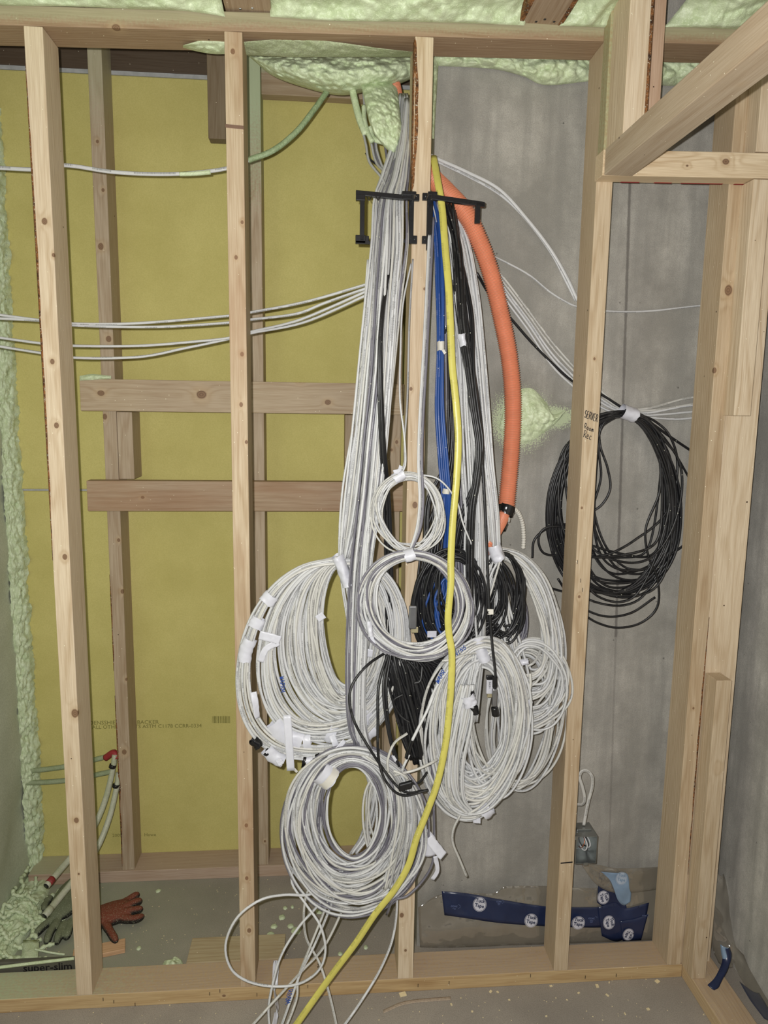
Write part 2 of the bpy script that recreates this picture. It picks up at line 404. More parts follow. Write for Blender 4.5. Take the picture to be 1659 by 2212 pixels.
def cable_mat(name, rgb, rough=0.42, printed=0.5, spec=0.45, ink=(60, 60, 66), pitch=1.0):
    m = Mat(name, rough, spec)
    uvn = m.n('ShaderNodeUVMap'); sep = m.n('ShaderNodeSeparateXYZ'); m.l(uvn.outputs[0], sep.inputs[0])
    L, A = sep.outputs[0], sep.outputs[1]
    oi = m.n('ShaderNodeObjectInfo')
    c = lin(*rgb)
    tint = m.mix(m.math('MULTIPLY', oi.outputs['Random'], 0.6), c, tuple(q * f for q, f in zip(c[:3], (.86, .86, .85))) + (1,))
    n = m.noise(m.coords(), 90, 2)
    col = m.mix(m.math('MULTIPLY', m.ramp(n, 0.5, 0.8), 0.18), tint, lin(*(int(q * .72) for q in rgb)))
    if printed:
        # tiny type: letter sized dashes along the jacket, in words with gaps
        w1 = m.n('ShaderNodeTexNoise'); w1.noise_dimensions = '1D'; w1.inputs['Scale'].default_value = 900; w1.inputs['Detail'].default_value = 1
        lo_ = m.math('ADD', L, m.math('MULTIPLY', oi.outputs['Random'], 9.7)); m.l(lo_, w1.inputs['W'])
        w2 = m.n('ShaderNodeTexNoise'); w2.noise_dimensions = '1D'; w2.inputs['Scale'].default_value = 11; w2.inputs['Detail'].default_value = 2; m.l(lo_, w2.inputs['W'])
        off = m.math('FRACT', m.math('ADD', A, m.math('MULTIPLY', oi.outputs['Random'], 3.3)))
        band = m.math('LESS_THAN', m.math('ABSOLUTE', m.math('SUBTRACT', m.math('FRACT', m.math('MULTIPLY', off, 2.0)), 0.5)), 0.15)
        t = m.math('MULTIPLY', m.math('GREATER_THAN', w1.outputs[0], 0.46), m.math('GREATER_THAN', w2.outputs[0], 0.49))
        col = m.mix(m.math('MULTIPLY', m.math('MULTIPLY', band, t), printed), col, lin(*ink))
    # dust specks from the spraying
    v = m.n('ShaderNodeTexVoronoi'); v.inputs['Scale'].default_value = 160; m.l(m.coords(), v.inputs['Vector'])
    ww = m.n('ShaderNodeTexWhiteNoise'); m.l(v.outputs['Position'], ww.inputs['Vector'])
    k = m.math('MULTIPLY', m.math('LESS_THAN', v.outputs['Distance'], 0.16), m.math('GREATER_THAN', ww.outputs[0], 0.95))
    col = m.mix(k, col, lin(225, 225, 205))
    m.color(col)
    return m.m
WHITE = cable_mat('white_cable_jacket', (206, 207, 208)); CREAM = cable_mat('ivory_cable_jacket', (203, 202, 197))
GREY = cable_mat('grey_cable_jacket', (116, 114, 124), ink=(220, 220, 220), printed=0.3)
MIDGREY = cable_mat('mid_grey_cable_jacket', (178, 178, 178))
BLACK = cable_mat('black_cable_jacket', (30, 30, 32), 0.38, 0.15, ink=(150, 150, 150))
BLUE = cable_mat('blue_cable_jacket', (36, 74, 142), 0.4, 0.15, ink=(200, 200, 220))
YELLOW = cable_mat('yellow_cable_jacket', (198, 190, 96), 0.35, 0.35, ink=(90, 86, 50))
FOAMCABLE = foam_mat('foam_coated_cable', (160, 180, 140), 0.2, 0.5, 0.8)
ORANGE = plain('orange_conduit_plastic', (212, 134, 102), 0.42, 0.4, var=0.08, scale=30)
TAPEW = plain('white_tape', (208, 209, 218), 0.38, 0.5, var=0.05, scale=50, bump=0.25)
PAPER = plain('masking_tape_paper', (212, 209, 200), 0.6, 0.3, var=0.05, scale=50, bump=0.2)
BLACKPL = plain('black_plastic', (24, 24, 26), 0.3, 0.5, var=0.3, scale=200)
BLACKT = plain('black_electrical_tape', (22, 22, 24), 0.22, 0.6, var=0.2, scale=90, bump=0.4)
METAL = plain('galvanised_steel', (150, 153, 152), 0.32, 0.5, 0.85, var=0.15, scale=40)
ALU = plain('brushed_aluminium', (150, 150, 152), 0.3, 0.5, 0.8, var=0.08, scale=60)
BRASS = plain('plug_gold_metal', (196, 186, 150), 0.35, 0.5, 0.6)
COPPER = plain('bare_copper', (200, 120, 84), 0.3, 0.5, 0.9)
INKB = plain('black_marker_ink', (28, 26, 28), 0.5, 0.3); INKBLUE = plain('blue_marker_ink', (34, 74, 160), 0.5, 0.3)
INKGREY = plain('faded_print', (128, 124, 70), 0.8, 0.1)
BLUETAPE = plain('blue_sheathing_tape', (33, 43, 74), 0.3, 0.5, var=0.15, scale=14, bump=0.35)
LIGHTBLUE = plain('tape_backing', (126, 148, 172), 0.3, 0.5, var=0.1, scale=30, bump=0.4)
TAPEWHITE = plain('tape_print_white', (196, 196, 206), 0.4, 0.4); TAPEPALE = plain('tape_print_pale', (110, 124, 166), 0.4, 0.4)
REDPAINT = plain('red_lumber_paint', (138, 44, 42), 0.6, 0.3)
def bark_mat():
    m = Mat('bark', 0.9, 0.2); tc = m.coords(); n = m.noise(tc, 90, 4, 0.7); n2 = m.noise(tc, 300, 2)
    col = m.mix(m.ramp(n, 0.35, 0.6), lin(62, 46, 36), lin(150, 102, 62)); col = m.mix(m.ramp(n2, 0.62, 0.68), col, lin(190, 186, 168))
    m.color(col); m.bump(n, 0.8, 0.006); return m.m
BARK = bark_mat()
def yellow_mat():
    m = Mat('yellow_glass_mat_facing', 0.75, 0.25)
    g = m.n('ShaderNodeNewGeometry'); tc = g.outputs['Position']; n = m.noise(tc, 6, 4, .6); f = m.noise(tc, 300, 3); k = m.noise(tc, 900, 1)
    col = m.mix(m.ramp(n, .3, .7), lin(194, 184, 114), lin(208, 198, 128)); col = m.mix(m.math('MULTIPLY', m.ramp(f, .35, .7), .3), col, lin(170, 162, 84))
    col = m.mix(m.math('MULTIPLY', m.ramp(k, .6, .7), .25), col, lin(226, 220, 160))
    m.color(col); m.bump(f, .2, .001); return m.m
YGYP = yellow_mat()
def floor_mat():
    m = Mat('dusty_concrete_floor', 0.85, 0.2)
    g = m.n('ShaderNodeNewGeometry'); tc = g.outputs['Position']; sep = m.n('ShaderNodeSeparateXYZ'); m.l(tc, sep.inputs[0])
    n = m.noise(tc, 4, 5, .6); f = m.noise(tc, 350, 3)
    col = m.mix(m.ramp(n, .3, .7), lin(146, 139, 130), lin(168, 160, 149)); col = m.mix(m.math('MULTIPLY', m.ramp(f, .4, .7), .35), col, lin(104, 98, 90))
    gx = m.math('MULTIPLY', m.math('SUBTRACT', 1.0, m.ramp(sep.outputs[0], -0.1, 0.45)), m.math('GREATER_THAN', sep.outputs[1], 0.02))
    col = m.mix(m.math('MULTIPLY', m.math('MULTIPLY', gx, m.ramp(f, .3, .6)), .55), col, lin(150, 168, 132))
    v = m.n('ShaderNodeTexVoronoi'); v.inputs['Scale'].default_value = 75; m.l(tc, v.inputs['Vector'])
    w = m.n('ShaderNodeTexWhiteNoise'); m.l(v.outputs['Position'], w.inputs['Vector'])
    k = m.math('MULTIPLY', m.math('LESS_THAN', v.outputs['Distance'], 0.13), m.math('GREATER_THAN', w.outputs[0], 0.88))
    col = m.mix(k, col, lin(222, 208, 168))
    m.color(col); m.bump(f, .3, .002); return m.m
def film_mat():
    m = Mat('clear_poly_film', 0.12, 0.6)
    tr = m.n('ShaderNodeBsdfTransparent'); tr.inputs[0].default_value = (0.93, 0.92, 0.90, 1)
    gl = m.n('ShaderNodeBsdfGlossy'); gl.inputs['Roughness'].default_value = 0.09; gl.inputs[0].default_value = (.9, .9, .9, 1)
    df = m.n('ShaderNodeBsdfDiffuse'); df.inputs[0].default_value = lin(166, 160, 148)
    n = m.noise(m.coords(), 18, 2); 
    bp = m.n('ShaderNodeBump'); bp.inputs['Strength'].default_value = .6; bp.inputs['Distance'].default_value = .01; m.l(n, bp.inputs['Height']); m.l(bp.outputs[0], gl.inputs['Normal'])
    a = m.n('ShaderNodeMixShader'); a.inputs[0].default_value = .30; m.l(tr.outputs[0], a.inputs[1]); m.l(df.outputs[0], a.inputs[2])
    b = m.n('ShaderNodeMixShader'); b.inputs[0].default_value = .13; m.l(a.outputs[0], b.inputs[1]); m.l(gl.outputs[0], b.inputs[2])
    out = [x for x in m.nt.nodes if x.type == 'OUTPUT_MATERIAL'][0]; m.l(b.outputs[0], out.inputs[0]); return m.m
FILM = film_mat()

# ------------------------------------------------------------------ the setting
KS = 0.027                       # the top plates rise slightly to the right
def ztop(x): return 2.270 + KS * x
def struct(o): o['kind'] = 'structure'; return o

CONC = concrete_mat('poured_concrete', (176, 173, 165), seams=((1.43, -0.032, 0.9, 2.2, 0.005, .7), (1.43, -0.032, 0.2, 0.9, 0.004, .3)), splat=(1.115, 1.478, .088, .085))
CONCR = concrete_mat('poured_concrete_side', (196, 193, 186), seams=(), streak=.5)
def slab(name, X, Y, Z, mat, nx=2, parent=None):
    return board(name, X, Y, Z, mat, bev=0.002, parent=parent)
struct(slab('floor', (-1.2, 2.6), (-2.4, 0.75), (-0.1, 0.0), floor_mat()))
struct(slab('wall_concrete', (0.877, 1.90), (0.155, 0.70), (0.0, 2.62), CONC))
wr = struct(slab('wall_right', (1.735, 1.90), (-2.4, 0.155), (0.0, 2.62), CONCR))
# rough broken corner of the concrete beside the middle stud
# yellow gypsum sheathing panels
wb = bpy.data.objects.new('wall_back', None); COL.objects.link(wb); wb.location = (0.3, 0.581, 0); wb['kind'] = 'structure'
board('gypsum_panel', (-0.45, 0.88), (0.581, 0.597), (0.0, 1.240), YGYP, parent=wb, bev=.003)
board('gypsum_panel', (-0.45, 0.88), (0.581, 0.597), (1.246, 2.423), YGYP, parent=wb, bev=.003)
PAPERG = plain('gypsum_paper_edge', (170, 172, 172), .8, .2)
board('paper_edge', (-0.45, 0.88), (0.586, 0.597), (1.236, 1.250), PAPERG, parent=wb, bev=.0005)
board('paper_edge', (-0.45, 0.88), (0.5795, 0.597), (2.423, 2.434), PAPERG, parent=wb, bev=.0005)
text('DENSSHIELD TILE BACKER', 268, 1561, .5805, .0185, INKGREY, wb, rot=-0.5)
text('ALL OTHER SHEETS ASTM C1178 CCRR-0334', 318, 1569.5, .5805, .0175, INKGREY, wb, rot=-0.5)
text('2009/28 C1 55  Howe', 290, 1804, .5805, .0155, INKGREY, wb, rot=-1)
bc = []
xx = 458
rb = random.Random(3)
while xx < 496:
    w = rb.choice([.8, 1.3, 2.0]); bc.append((xx, w)); xx += w + rb.choice([.8, 1.4])
for (u, w) in bc:
    p = at(u, 1547, .5806); q = at(u + w, 1562, .5806)
    board('barcode_bar', (p[0], q[0]), (.5803, .5812), (q[2], p[2]), INKGREY, parent=wb, bev=.00005)
board('rim_board', (-0.45, .88), (.583, .60), (2.436, 2.62), wood('x', (110, 96, 80), dark=.5), parent=wb)  # added board, coloured dark to fill the shaded gap above the panels
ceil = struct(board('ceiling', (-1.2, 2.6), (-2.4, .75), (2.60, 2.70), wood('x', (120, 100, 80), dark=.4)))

# ------------------------------------------------------------------ framing
def kn(o_x, o_z, lst, yf=0.0):
    """knots seen at picture points, turned into board space"""
    out = []
    for (u, v, r) in lst:
        p = at(u, v, yf); out.append((p[0] - o_x, p[2] - o_z, r))
    return out
TAN = (220, 203, 177); TAN2 = (202, 184, 157); BRN = (186, 169, 147)
studsA = [
 ('A', 0.0, 0.038, (67, 168, .005), 'front stud farthest left, standing beside the foam covered side wall',
   [(96, 478, .006), (116, 551, .004), (113, 781, .005), (122, 919, .006), (140, 1203, .006), (162, 1541, .009), (165, 1772, .006), (170, 1888, .003)], {}),
 ('B', 0.4055, 0.0375, None, 'front stud with a dark band near its top, left of the cable bundles',
   [(503, 111, .005), (523, 480, .004), (510, 556, .004), (523, 765, .005), (521, 874, .005), (532, 955, .004), (532, 1783, .005), (533, 1897, .005), (538, 2010, .006)], dict(stain=.35, pith=(.004, .03))),
 ('C', 0.808, 0.040, None, 'front stud between the two black cable rings, bark on its upper left edge',
   [(917, 624, .003), (888, 840, .004), (896, 1091, .007), (868, 1977, .006), (876, 2053, .004)], {}),
 ('D', 1.2225, 0.038, None, 'front stud with black handwriting on it, in front of the black coil',
   [(1284, 775, .003), (1257, 1097, .003), (1251, 1289, .004)], dict(rings=420)),
 ('E', 1.5325, 0.038, None, 'front stud at the right hand corner of the framing',
   [(1573, 627, .011), (1543, 800, .006), (1498, 1530, .003)], dict(pith=(.0, .05))),
]
studs = {}
for (k, x0, w, _, lab, kns, kw) in studsA:
    z0, z1 = 0.038, ztop(x0)
    base = TAN if k in 'AC' else TAN2
    m = wood('z', base, kn(x0 + w / 2, (z0 + z1) / 2, kns), **kw)
    o = board('wall_stud', (x0, x0 + w), (0, 0.089), (z0, z1), m, zs=0)
    tag(o, 'pale softwood ' + lab, 'stud', 'vertical studs of the front frame'); studs[k] = o
# floor plate and top plate of the front frame
o = board('bottom_plate', (-0.55, 1.576), (0, .089), (0, .038), wood('x', (198, 172, 130), [(.002, -.9, .004), (-.003, -.15, .004)], green=.75, gaxis='X', gpos=-0.15, glen=-.8, dust=.85)); tag(o, 'long orange-tan floor plate that carries the front studs', 'plate')
o = board('top_plate', (-0.55, 1.80), (0, .089), (ztop(-.55), ztop(-.55) + .038), wood('x', (168, 144, 118), [(.001, -.44, .008), (.004, .42, .007)], green=.35, gaxis='Z', gpos=.010, glen=.03, rings=260, gslope=KS), zs=KS); tag(o, 'long brown top plate across the front studs, foam sprayed along it', 'plate')
# back frame
def bstud(x0, z0, z1, lab, kns=(), **kw):
    x1 = kw.pop('x1', x0 + .038); y0 = kw.pop('y0', .492); y1 = kw.pop('y1', .5805)
    base = kw.pop('base', BRN)
    m = wood('z', base, kn((x0 + x1) / 2, (z0 + z1) / 2, kns, .49), **kw)
    o = board('wall_stud', (x0, x1), (y0, y1), (z0, z1), m)
    return tag(o, lab, 'stud', 'studs of the rear frame')
bstud(-.0225, .038, 2.56, 'rear stud behind the left opening, against the yellow board', [(210, 305, .005), (222, 410, .005), (217, 532, .008), (234, 732, .008), (226, 900, .007), (256, 1167, .005), (264, 1278, .006), (273, 1468, .005), (268, 1625, .008)], green=.3, gaxis='Z', gpos=.85, glen=.3)
bstud(.400, .038, 2.52, 'rear stud half hidden behind the banded front stud, green foam on its top', [(537, 640, .005), (572, 1818, .004)], green=.85, gaxis='Z', gpos=.65, glen=.5)
bstud(.806, .038, 2.36, 'rear stud seen between left cable bundle and middle front stud', [(857, 955, .005), (846, 972, .004)])
bstud(.767, .038, 1.196, 'short rear stud under the lower blocking board behind the bundle')
bstud(.676, 1.287, 1.482, 'short rear post between the two blocking boards, at their right end', x1=.714, base=(168, 150, 126))
bstud(.0165, 1.287, 1.482, 'short rear post between the two blocking boards, at their left end', x1=.060)
bstud(.300, 2.222, 2.46, 'short rough hanging board above the yellow wall, left of the banded stud', x1=.347, y0=.452, y1=.490, base=(140, 126, 104), rings=520, dark=.1)
o = board('bottom_plate', (-0.31, .877), (.487, .5805), (0, .038), wood('x', (190, 168, 150), green=.45, gaxis='X', gpos=-.30, glen=-.3, rings=200, dust=.7)); tag(o, 'dusty rear floor plate under the yellow board', 'plate')
o = board('header_board', (.424, .80), (.530, .568), (2.371, 2.46), wood('x', (176, 158, 132), green=.6, gaxis='Z', gpos=0.0, glen=.03)); tag(o, 'rear header board above the yellow wall, under the foam', 'board')
kz1, kz2 = 1.528, 1.2415
o = board('blocking_board', (-.0697, .846), (.449, .487), (1.4845, 1.5735), wood('x', (190, 172, 148), bf=-.019, knots=[(at(218, 850, .449)[2] - kz1, at(218, 850, .449)[0] - .388, .009), (at(435, 853, .449)[2] - kz1, at(435, 853, .449)[0] - .388, .013), (at(708, 870, .449)[2] - kz1, at(708, 870, .449)[0] - .388, .008), (at(648, 822, .449)[2] - kz1, at(648, 822, .449)[0] - .388, .008), (at(840, 850, .449)[2] - kz1, at(840, 850, .449)[0] - .388, .006)], pith=(.0, .02), rings=230)); tag(o, 'upper knotty blocking board crossing in front of the rear studs', 'board', None)
frag = o
o = board('blocking_board', (-.0635, .850), (.449, .487), (1.1985, 1.2865), wood('x', (180, 158, 134), bf=-.019, knots=[(at(308, 1075, .449)[2] - kz2, at(308, 1075, .449)[0] - .393, .005)], pith=(.03, .02), rings=180, stain=.3)); tag(o, 'lower blocking board with reddish streaks crossing the rear studs', 'board', None)
# corner assembly at the right
o = board('corner_board', (1.5715, 1.655), (.004, .042), (.038, 2.31), wood('z', TAN, [(.03, -.35, .006), (.005, .1, .005)])); tag(o, 'flat board turned face on beside the right hand corner stud', 'stud', 'corner boards')
zz = at(1590, 898, -.05)[2]
o = board('corner_stud', (1.562, 1.603), (-.048, .003), (zz, 2.0175), wood('z', TAN, [(.0, -.25, .003)])); tag(o, 'upper short corner stud whose cut lower end stops mid wall', 'stud', 'corner boards')
o = board('corner_stud', (1.562, 1.603), (-.048, .003), (2.0745, 2.50), wood('z', TAN)); tag(o, 'corner stud piece standing above the bright soffit rail', 'stud', 'corner boards')
zz = at(1550, 1470, -.05)[2]
o = board('corner_stud', (1.574, 1.613), (-.051, .003), (.038, zz), wood('z', TAN2, [(.005, .18, .009), (.0, -.25, .006)])); tag(o, 'lower short corner stud standing on the side plate, top cut visible', 'stud', 'corner boards')
o = board('bottom_plate', (1.577, 1.666), (-1.3, .089), (0, .038), wood('y', (204, 180, 144), dust=.6)); tag(o, 'side floor plate running towards the viewer at the lower right', 'plate')
p = at(1655, 2150, -.30)
o = board('wall_stud', (1.628, 1.666), (-.56, -.471), (.038, 1.9), wood('z', TAN)); tag(o, 'side wall stud barely in view at the lower right edge', 'stud')
o.hide_render = False
# overhead strapping boards, running over the top plate
o = board('ceiling_joist', (.408, .504), (-1.1, .03), (2.324, 2.362), wood('y', (176, 156, 132), rings=280)); tag(o, 'flat overhead board end above the banded stud', 'joist')
for (u, v) in ((519, 19), (545, 18), (545, 32)):
    q = atz(u, v, 2.3235); board('nail_head', (q[0] - .0025, q[0] + .0025), (q[1] - .0025, q[1] + .0025), (2.3225, 2.325), METAL, parent=o, bev=.0008)
o = board('ceiling_joist', (1.034, 1.124), (-1.1, .03), (2.330, 2.368), wood('y', (170, 150, 128), rings=280)); tag(o, 'flat overhead board end above the bare concrete, bark on both edges', 'joist')
for (u, v) in ((1158, 47), (1177, 42), (1197, 47)):
    q = atz(u, v, 2.3295); board('nail_head', (q[0] - .0025, q[0] + .0025), (q[1] - .0025, q[1] + .0025), (2.3285, 2.331), BLACKPL, parent=o, bev=.0008)
board('bark_edge', (1.0315, 1.0405), (-1.1, .028), (2.3285, 2.366), BARK, parent=o, bev=.001); board('bark_edge', (1.1185, 1.1275), (-1.1, .028), (2.3285, 2.366), BARK, parent=o, bev=.001)
# soffit frame at the upper right
o = board('soffit_post', (1.221, 1.310), (-.038, -.0005), (2.066, 2.58), wood('z', (178, 164, 128), green=.4)); tag(o, 'flat soffit board fixed to the front of the handwritten stud', 'stud', 'soffit frame')
o = board('soffit_post', (1.226, 1.270), (-.127, -.0385), (2.066, 2.58), wood('z', TAN, rings=300)); tag(o, 'soffit post standing on the soffit rail at its left end', 'stud', 'soffit frame')
board('bark_edge', (1.2665, 1.2765), (-.1265, -.11), (2.066, 2.58), BARK, parent=o, bev=.002)
o = board('soffit_rail', (1.2175, 2.3), (-.0475, -.0005), (2.012, 2.0655), wood('x', (228, 210, 180), bf=-.019, knots=[(at(1564, 352, -.038)[2] - 2.039, at(1564, 352, -.038)[0] - 1.76, .008), (at(1481, 361, -.038)[2] - 2.039, at(1481, 361, -.038)[0] - 1.76, .004)], rings=520, pith=(.0, .09)), zs=.02); tag(o, 'bright horizontal soffit rail with red paint along its lower edge', 'rail')
for (a, b) in ((1340, 1380), (1412, 1450), (1470, 1560), (1585, 1659)):
    q0 = at(a, 390, -.001); q1 = at(b, 391, -.001)
    zb = 2.012 + .02 * (q0[0] - 1.2175); board('red_paint', (q0[0], q1[0]), (-.006, -.0002), (zb - .0008, zb + .0005), REDPAINT, parent=o, bev=.0004, zs=.02)
o = board('soffit_rail', (1.221, 1.284), (-1.35, -.048), (2.012, 2.0655), wood('y', (204, 187, 164), [(.01, .2, .006)], rings=120, grey=.18, pith=(.03, .02))); tag(o, 'soffit rail running towards the viewer at the upper right', 'rail')
o = board('soffit_post', (1.300, 1.325), (-.075, -.0385), (2.0775, 2.58), wood('z', (200, 172, 148), rings=400)); tag(o, 'thin reddish soffit strip right of the bark edged post', 'stud', 'soffit frame')

# bark on the middle stud and rear studs: ragged skins over a corner
def bark(parent, x, y0, y1, xin, z0, z1, side=-1, seed=1, n=46):
    rows = []
    for i in range(n):
        z = z0 + (z1 - z0) * i / (n - 1); e = math.sin(math.pi * i / (n - 1)) ** .5
        a = xin * e * (.7 + .5 * noise.noise((z * 14, seed, 0))); b = (y1 - y0) * (.75 + .4 * noise.noise((z * 11, seed, 5)))
        jit = .0012 * noise.noise((z * 60, seed, 2))
        rows.append([(x - side * a, y0 - .0006, z), (x - side * a * .5, y0 - .0012 + jit, z), (x + side * .0012, y0 + .0015, z), (x + side * (.0012 + abs(jit)), y0 + b * .6, z), (x + side * .0004, y0 + b, z)])
    return grid_mesh('bark', np.array(rows), BARK, parent, flip=(side > 0))
bark(studs['C'], .808, 0, .05, .013, 1.98, 2.288, -1, 1)
bark(studs['A'], .0, 0, .03, .006, 1.15, 2.2, -1, 4)
for ob in list(COL.objects):
    if ob.name == 'wall_stud.005': bark(ob, -.0225, .492, .56, .006, .05, .62, -1, 8); bark(ob, -.0225, .492, .54, .004, .7, 1.0, -1, 9)
bark(studs['E'], 1.5705, 0, .03, .006, .3, 1.0, 1, 11)
# dark band on B, cut line on D, handwriting
q = at(503, 272, 0)
o = board('stain_band', (.4050, .4435), (-.0009, .002), (q[2] - .004, q[2] + .003), plain('dark_band', (120, 94, 78), .8), parent=studs['B'], bev=.0004, zs=-.05)
q = at(1224, 1864, 0); board('pencil_line', (q[0] - .016, q[0] + .0155), (-.0008, .0006), (q[2] - .0018, q[2] + .0015), INKB, parent=studs['D'], bev=.0003, zs=.06)
scribble('SERVER', at(1262, 901, -.0008), (1, 0, -.35), (.12, 0, 1), .0165, INKB, studs['D'], .00085, xs=.45)
studs['D'].data.update()
scribble('Room', at(1262, 925, -.0008), (1, 0, -.42), (.1, 0, 1), .0125, INKB, studs['D'], .00075, xs=.65)
scribble('Rec', at(1260, 944, -.0008), (1, 0, -.36), (.1, 0, 1), .0160, INKB, studs['D'], .00075, xs=.6)
# staples / tick marks
for (k, u, v) in (('D', 1247, 1214), ('D', 1254, 1254), ('D', 1258, 1274), ('D', 1225, 1231)):
    q = at(u, v, 0 if u > 1240 else .03)
    if u > 1240: board('staple', (q[0] - .0005, q[0] + .0005), (-.0012, 0), (q[2] - .005, q[2] + .005), BLACKPL, parent=studs[k], bev=.0002)
bp = bpy.data.objects['bottom_plate']
for (u, v) in ((223, 2158), (246, 2163), (453, 2146), (475, 2140), (292, 2169), (555, 2148), (665, 2130), (903, 2128), (970, 2122), (1146, 2107), (1264, 2110), (1331, 2106)):
    q = at(u, v, 0); board('staple', (q[0] - .0006, q[0] + .0006), (-.0014, 0), (q[2] - .005, q[2] + .004), BLACKPL, parent=bp, bev=.0002)
text('TVM', 692, 2099, 0, .016, INKB, bp, loc=(at(690, 2105, .02)[0], .05, .0383), rx=0, rot=90)

# ------------------------------------------------------------------ foam
def lump(p, s, seed=0):
    v = Vector((p[0] * s, p[1] * s, p[2] * s + seed))
    d = noise.voronoi(v)[0]
    return max(0.0, 1.0 - min(1.0, d[0] * 1.25) ** 2)
def fbm(p, s, seed=0):
    return noise.fractal(Vector((p[0] * s + seed, p[1] * s, p[2] * s)), .8, 2.0, 3)
def patch(name, top, bot, n, m, yf, bulge, amp, scale, mat=FOAM, parent=None, seed=0, edge=1.0, smooth=True, expo=.6):
    """foam patch between an upper and a lower outline (lists of (u, v)), swelling out to bulge"""
    T = catmull(np.array([(a, b, 0) for a, b in top], float), n); Bm = catmull(np.array([(a, b, 0) for a, b in bot], float), n)
    G = np.zeros((m, n, 3))
    for j in range(m):
        t = j / (m - 1)
        for i in range(n):
            s = i / (n - 1)
            u = T[i, 0] * (1 - t) + Bm[i, 0] * t; v = T[i, 1] * (1 - t) + Bm[i, 1] * t
            env = (max(0, math.sin(math.pi * t)) ** expo) * (max(0, math.sin(math.pi * s)) ** .45)
            y = yf(s, t) - bulge(s, t) * env
            p = at(u, v, y)
            h = amp * (lump(p, scale, seed) - .35 + .45 * lump(p, scale * 2.3, seed + 3)) * (env ** .5) + amp * .8 * fbm(p, scale * .4, seed) * env
            G[j, i] = p + np.array([0, -h, -h * .35])
    return grid_mesh(name, G, mat, parent, smooth)
# main mass behind the top plate
def thing_foam(o, lab): return tag(o, lab, 'spray foam')
thing_foam(patch('spray_foam_mass', [(528, 112), (620, 100), (720, 98), (820, 100), (900, 104), (912, 118)], [(545, 128), (590, 164), (660, 190), (735, 206), (800, 196), (850, 186), (912, 160)], 120, 46,
      lambda s, t: .30 - .06 * t, lambda s, t: .14, .013, 55, seed=1), 'large lumpy pale green foam mass bulging under the top plate')
thing_foam(patch('spray_foam_smear', [(505, 92), (620, 84), (720, 90), (820, 104), (895, 112)], [(505, 118), (620, 123), (720, 123), (820, 123), (895, 123)], 90, 14,
      lambda s, t: .03 + .055 * t, lambda s, t: .006, .006, 60, seed=2, mat=FOAM_DUST), 'foam smear on the underside of the top plate right of the banded stud')
thing_foam(patch('spray_foam_smear', [(395, 98), (430, 88), (462, 88), (488, 90)], [(395, 104), (430, 112), (462, 117), (488, 117)], 40, 14,
      lambda s, t: .045 + .04 * t, lambda s, t: .010, .008, 60, seed=5), 'small foam lump under the top plate left of the banded stud')
thing_foam(patch('spray_foam_drip', [(778, 176), (808, 172), (840, 178), (860, 190)], [(797, 262), (814, 298), (852, 332), (869, 285)], 50, 60,
      lambda s, t: .20 - .10 * t, lambda s, t: .06, .010, 75, seed=7), 'hanging foam tongue covering the cable entry left of the middle stud')
thing_foam(patch('spray_foam_band', [(932, 100), (1020, 104), (1120, 108), (1200, 110), (1285, 110)], [(936, 142), (1000, 145), (1070, 150), (1130, 165), (1180, 184), (1285, 174)], 110, 30,
      lambda s, t: .150, lambda s, t: .035, .016, 45, seed=9), 'foam band along the top of the concrete left of the handwritten stud')
thing_foam(patch('spray_foam_band', [(1300, 108), (1400, 110), (1500, 112), (1570, 112)], [(1300, 178), (1400, 182), (1470, 184), (1570, 150)], 70, 26,
      lambda s, t: .150, lambda s, t: .035, .016, 45, seed=11), 'foam band along the top of the concrete at the soffit')
thing_foam(patch('spray_foam_seam', [(934, 120), (948, 120)], [(930, 300), (938, 300)], 8, 60,
      lambda s, t: .142, lambda s, t: .012, .008, 70, seed=13, mat=FOAM_DUST), 'thin foam seam on the concrete edge beside the middle stud')
thing_foam(patch('spray_foam_blot', [(1078, 920), (1100, 858), (1145, 838), (1180, 870), (1195, 895), (1222, 885)], [(1078, 925), (1100, 950), (1140, 955), (1175, 935), (1200, 915), (1222, 890)], 70, 40,
      lambda s, t: .1545, lambda s, t: .018, .007, 75, seed=15, expo=.8), 'pale green foam blot sprayed on the bare concrete')
thing_foam(patch('spray_foam_smear', [(172, 812), (200, 808), (240, 812)], [(172, 822), (200, 821), (240, 818)], 20, 6, lambda s, t: .447, lambda s, t: .006, .005, 90, seed=17), 'foam smear on the left end of the upper blocking board')
# foam packed above the top plate, rising to the ceiling between the overhead boards
def upper_foam(bot, lab, seed, n=110):
    top = [(u * 1.0 + (u - 650) * .12, -60) for u, v in bot]
    o = patch('ceiling_foam', top, bot, n, 34, lambda s, t: -.006 * t + (.02 - .24 * (1 - t) ** 1.6) * (1 - t * .9), lambda s, t: .03 + .012 * math.sin(s * 9 + seed), .012, 34, seed=seed, expo=.35)
    return thing_foam(o, lab)
upper_foam([(-60, 6), (0, 12), (150, 14), (300, 20), (400, 24), (486, 36)], 'foam above the top plate left of the overhead board over the banded stud', 1)
upper_foam([(584, 36), (700, 44), (850, 47), (1000, 50), (1132, 55)], 'foam above the top plate between the two overhead boards', 2, 150)
upper_foam([(1208, 56), (1280, 58), (1320, 60)], 'foam above the top plate right of the second overhead board', 3, 40)
upper_foam([(1436, 58), (1520, 60), (1600, 64), (1700, 68)], 'foam above the top plate behind the soffit frame', 4, 70)
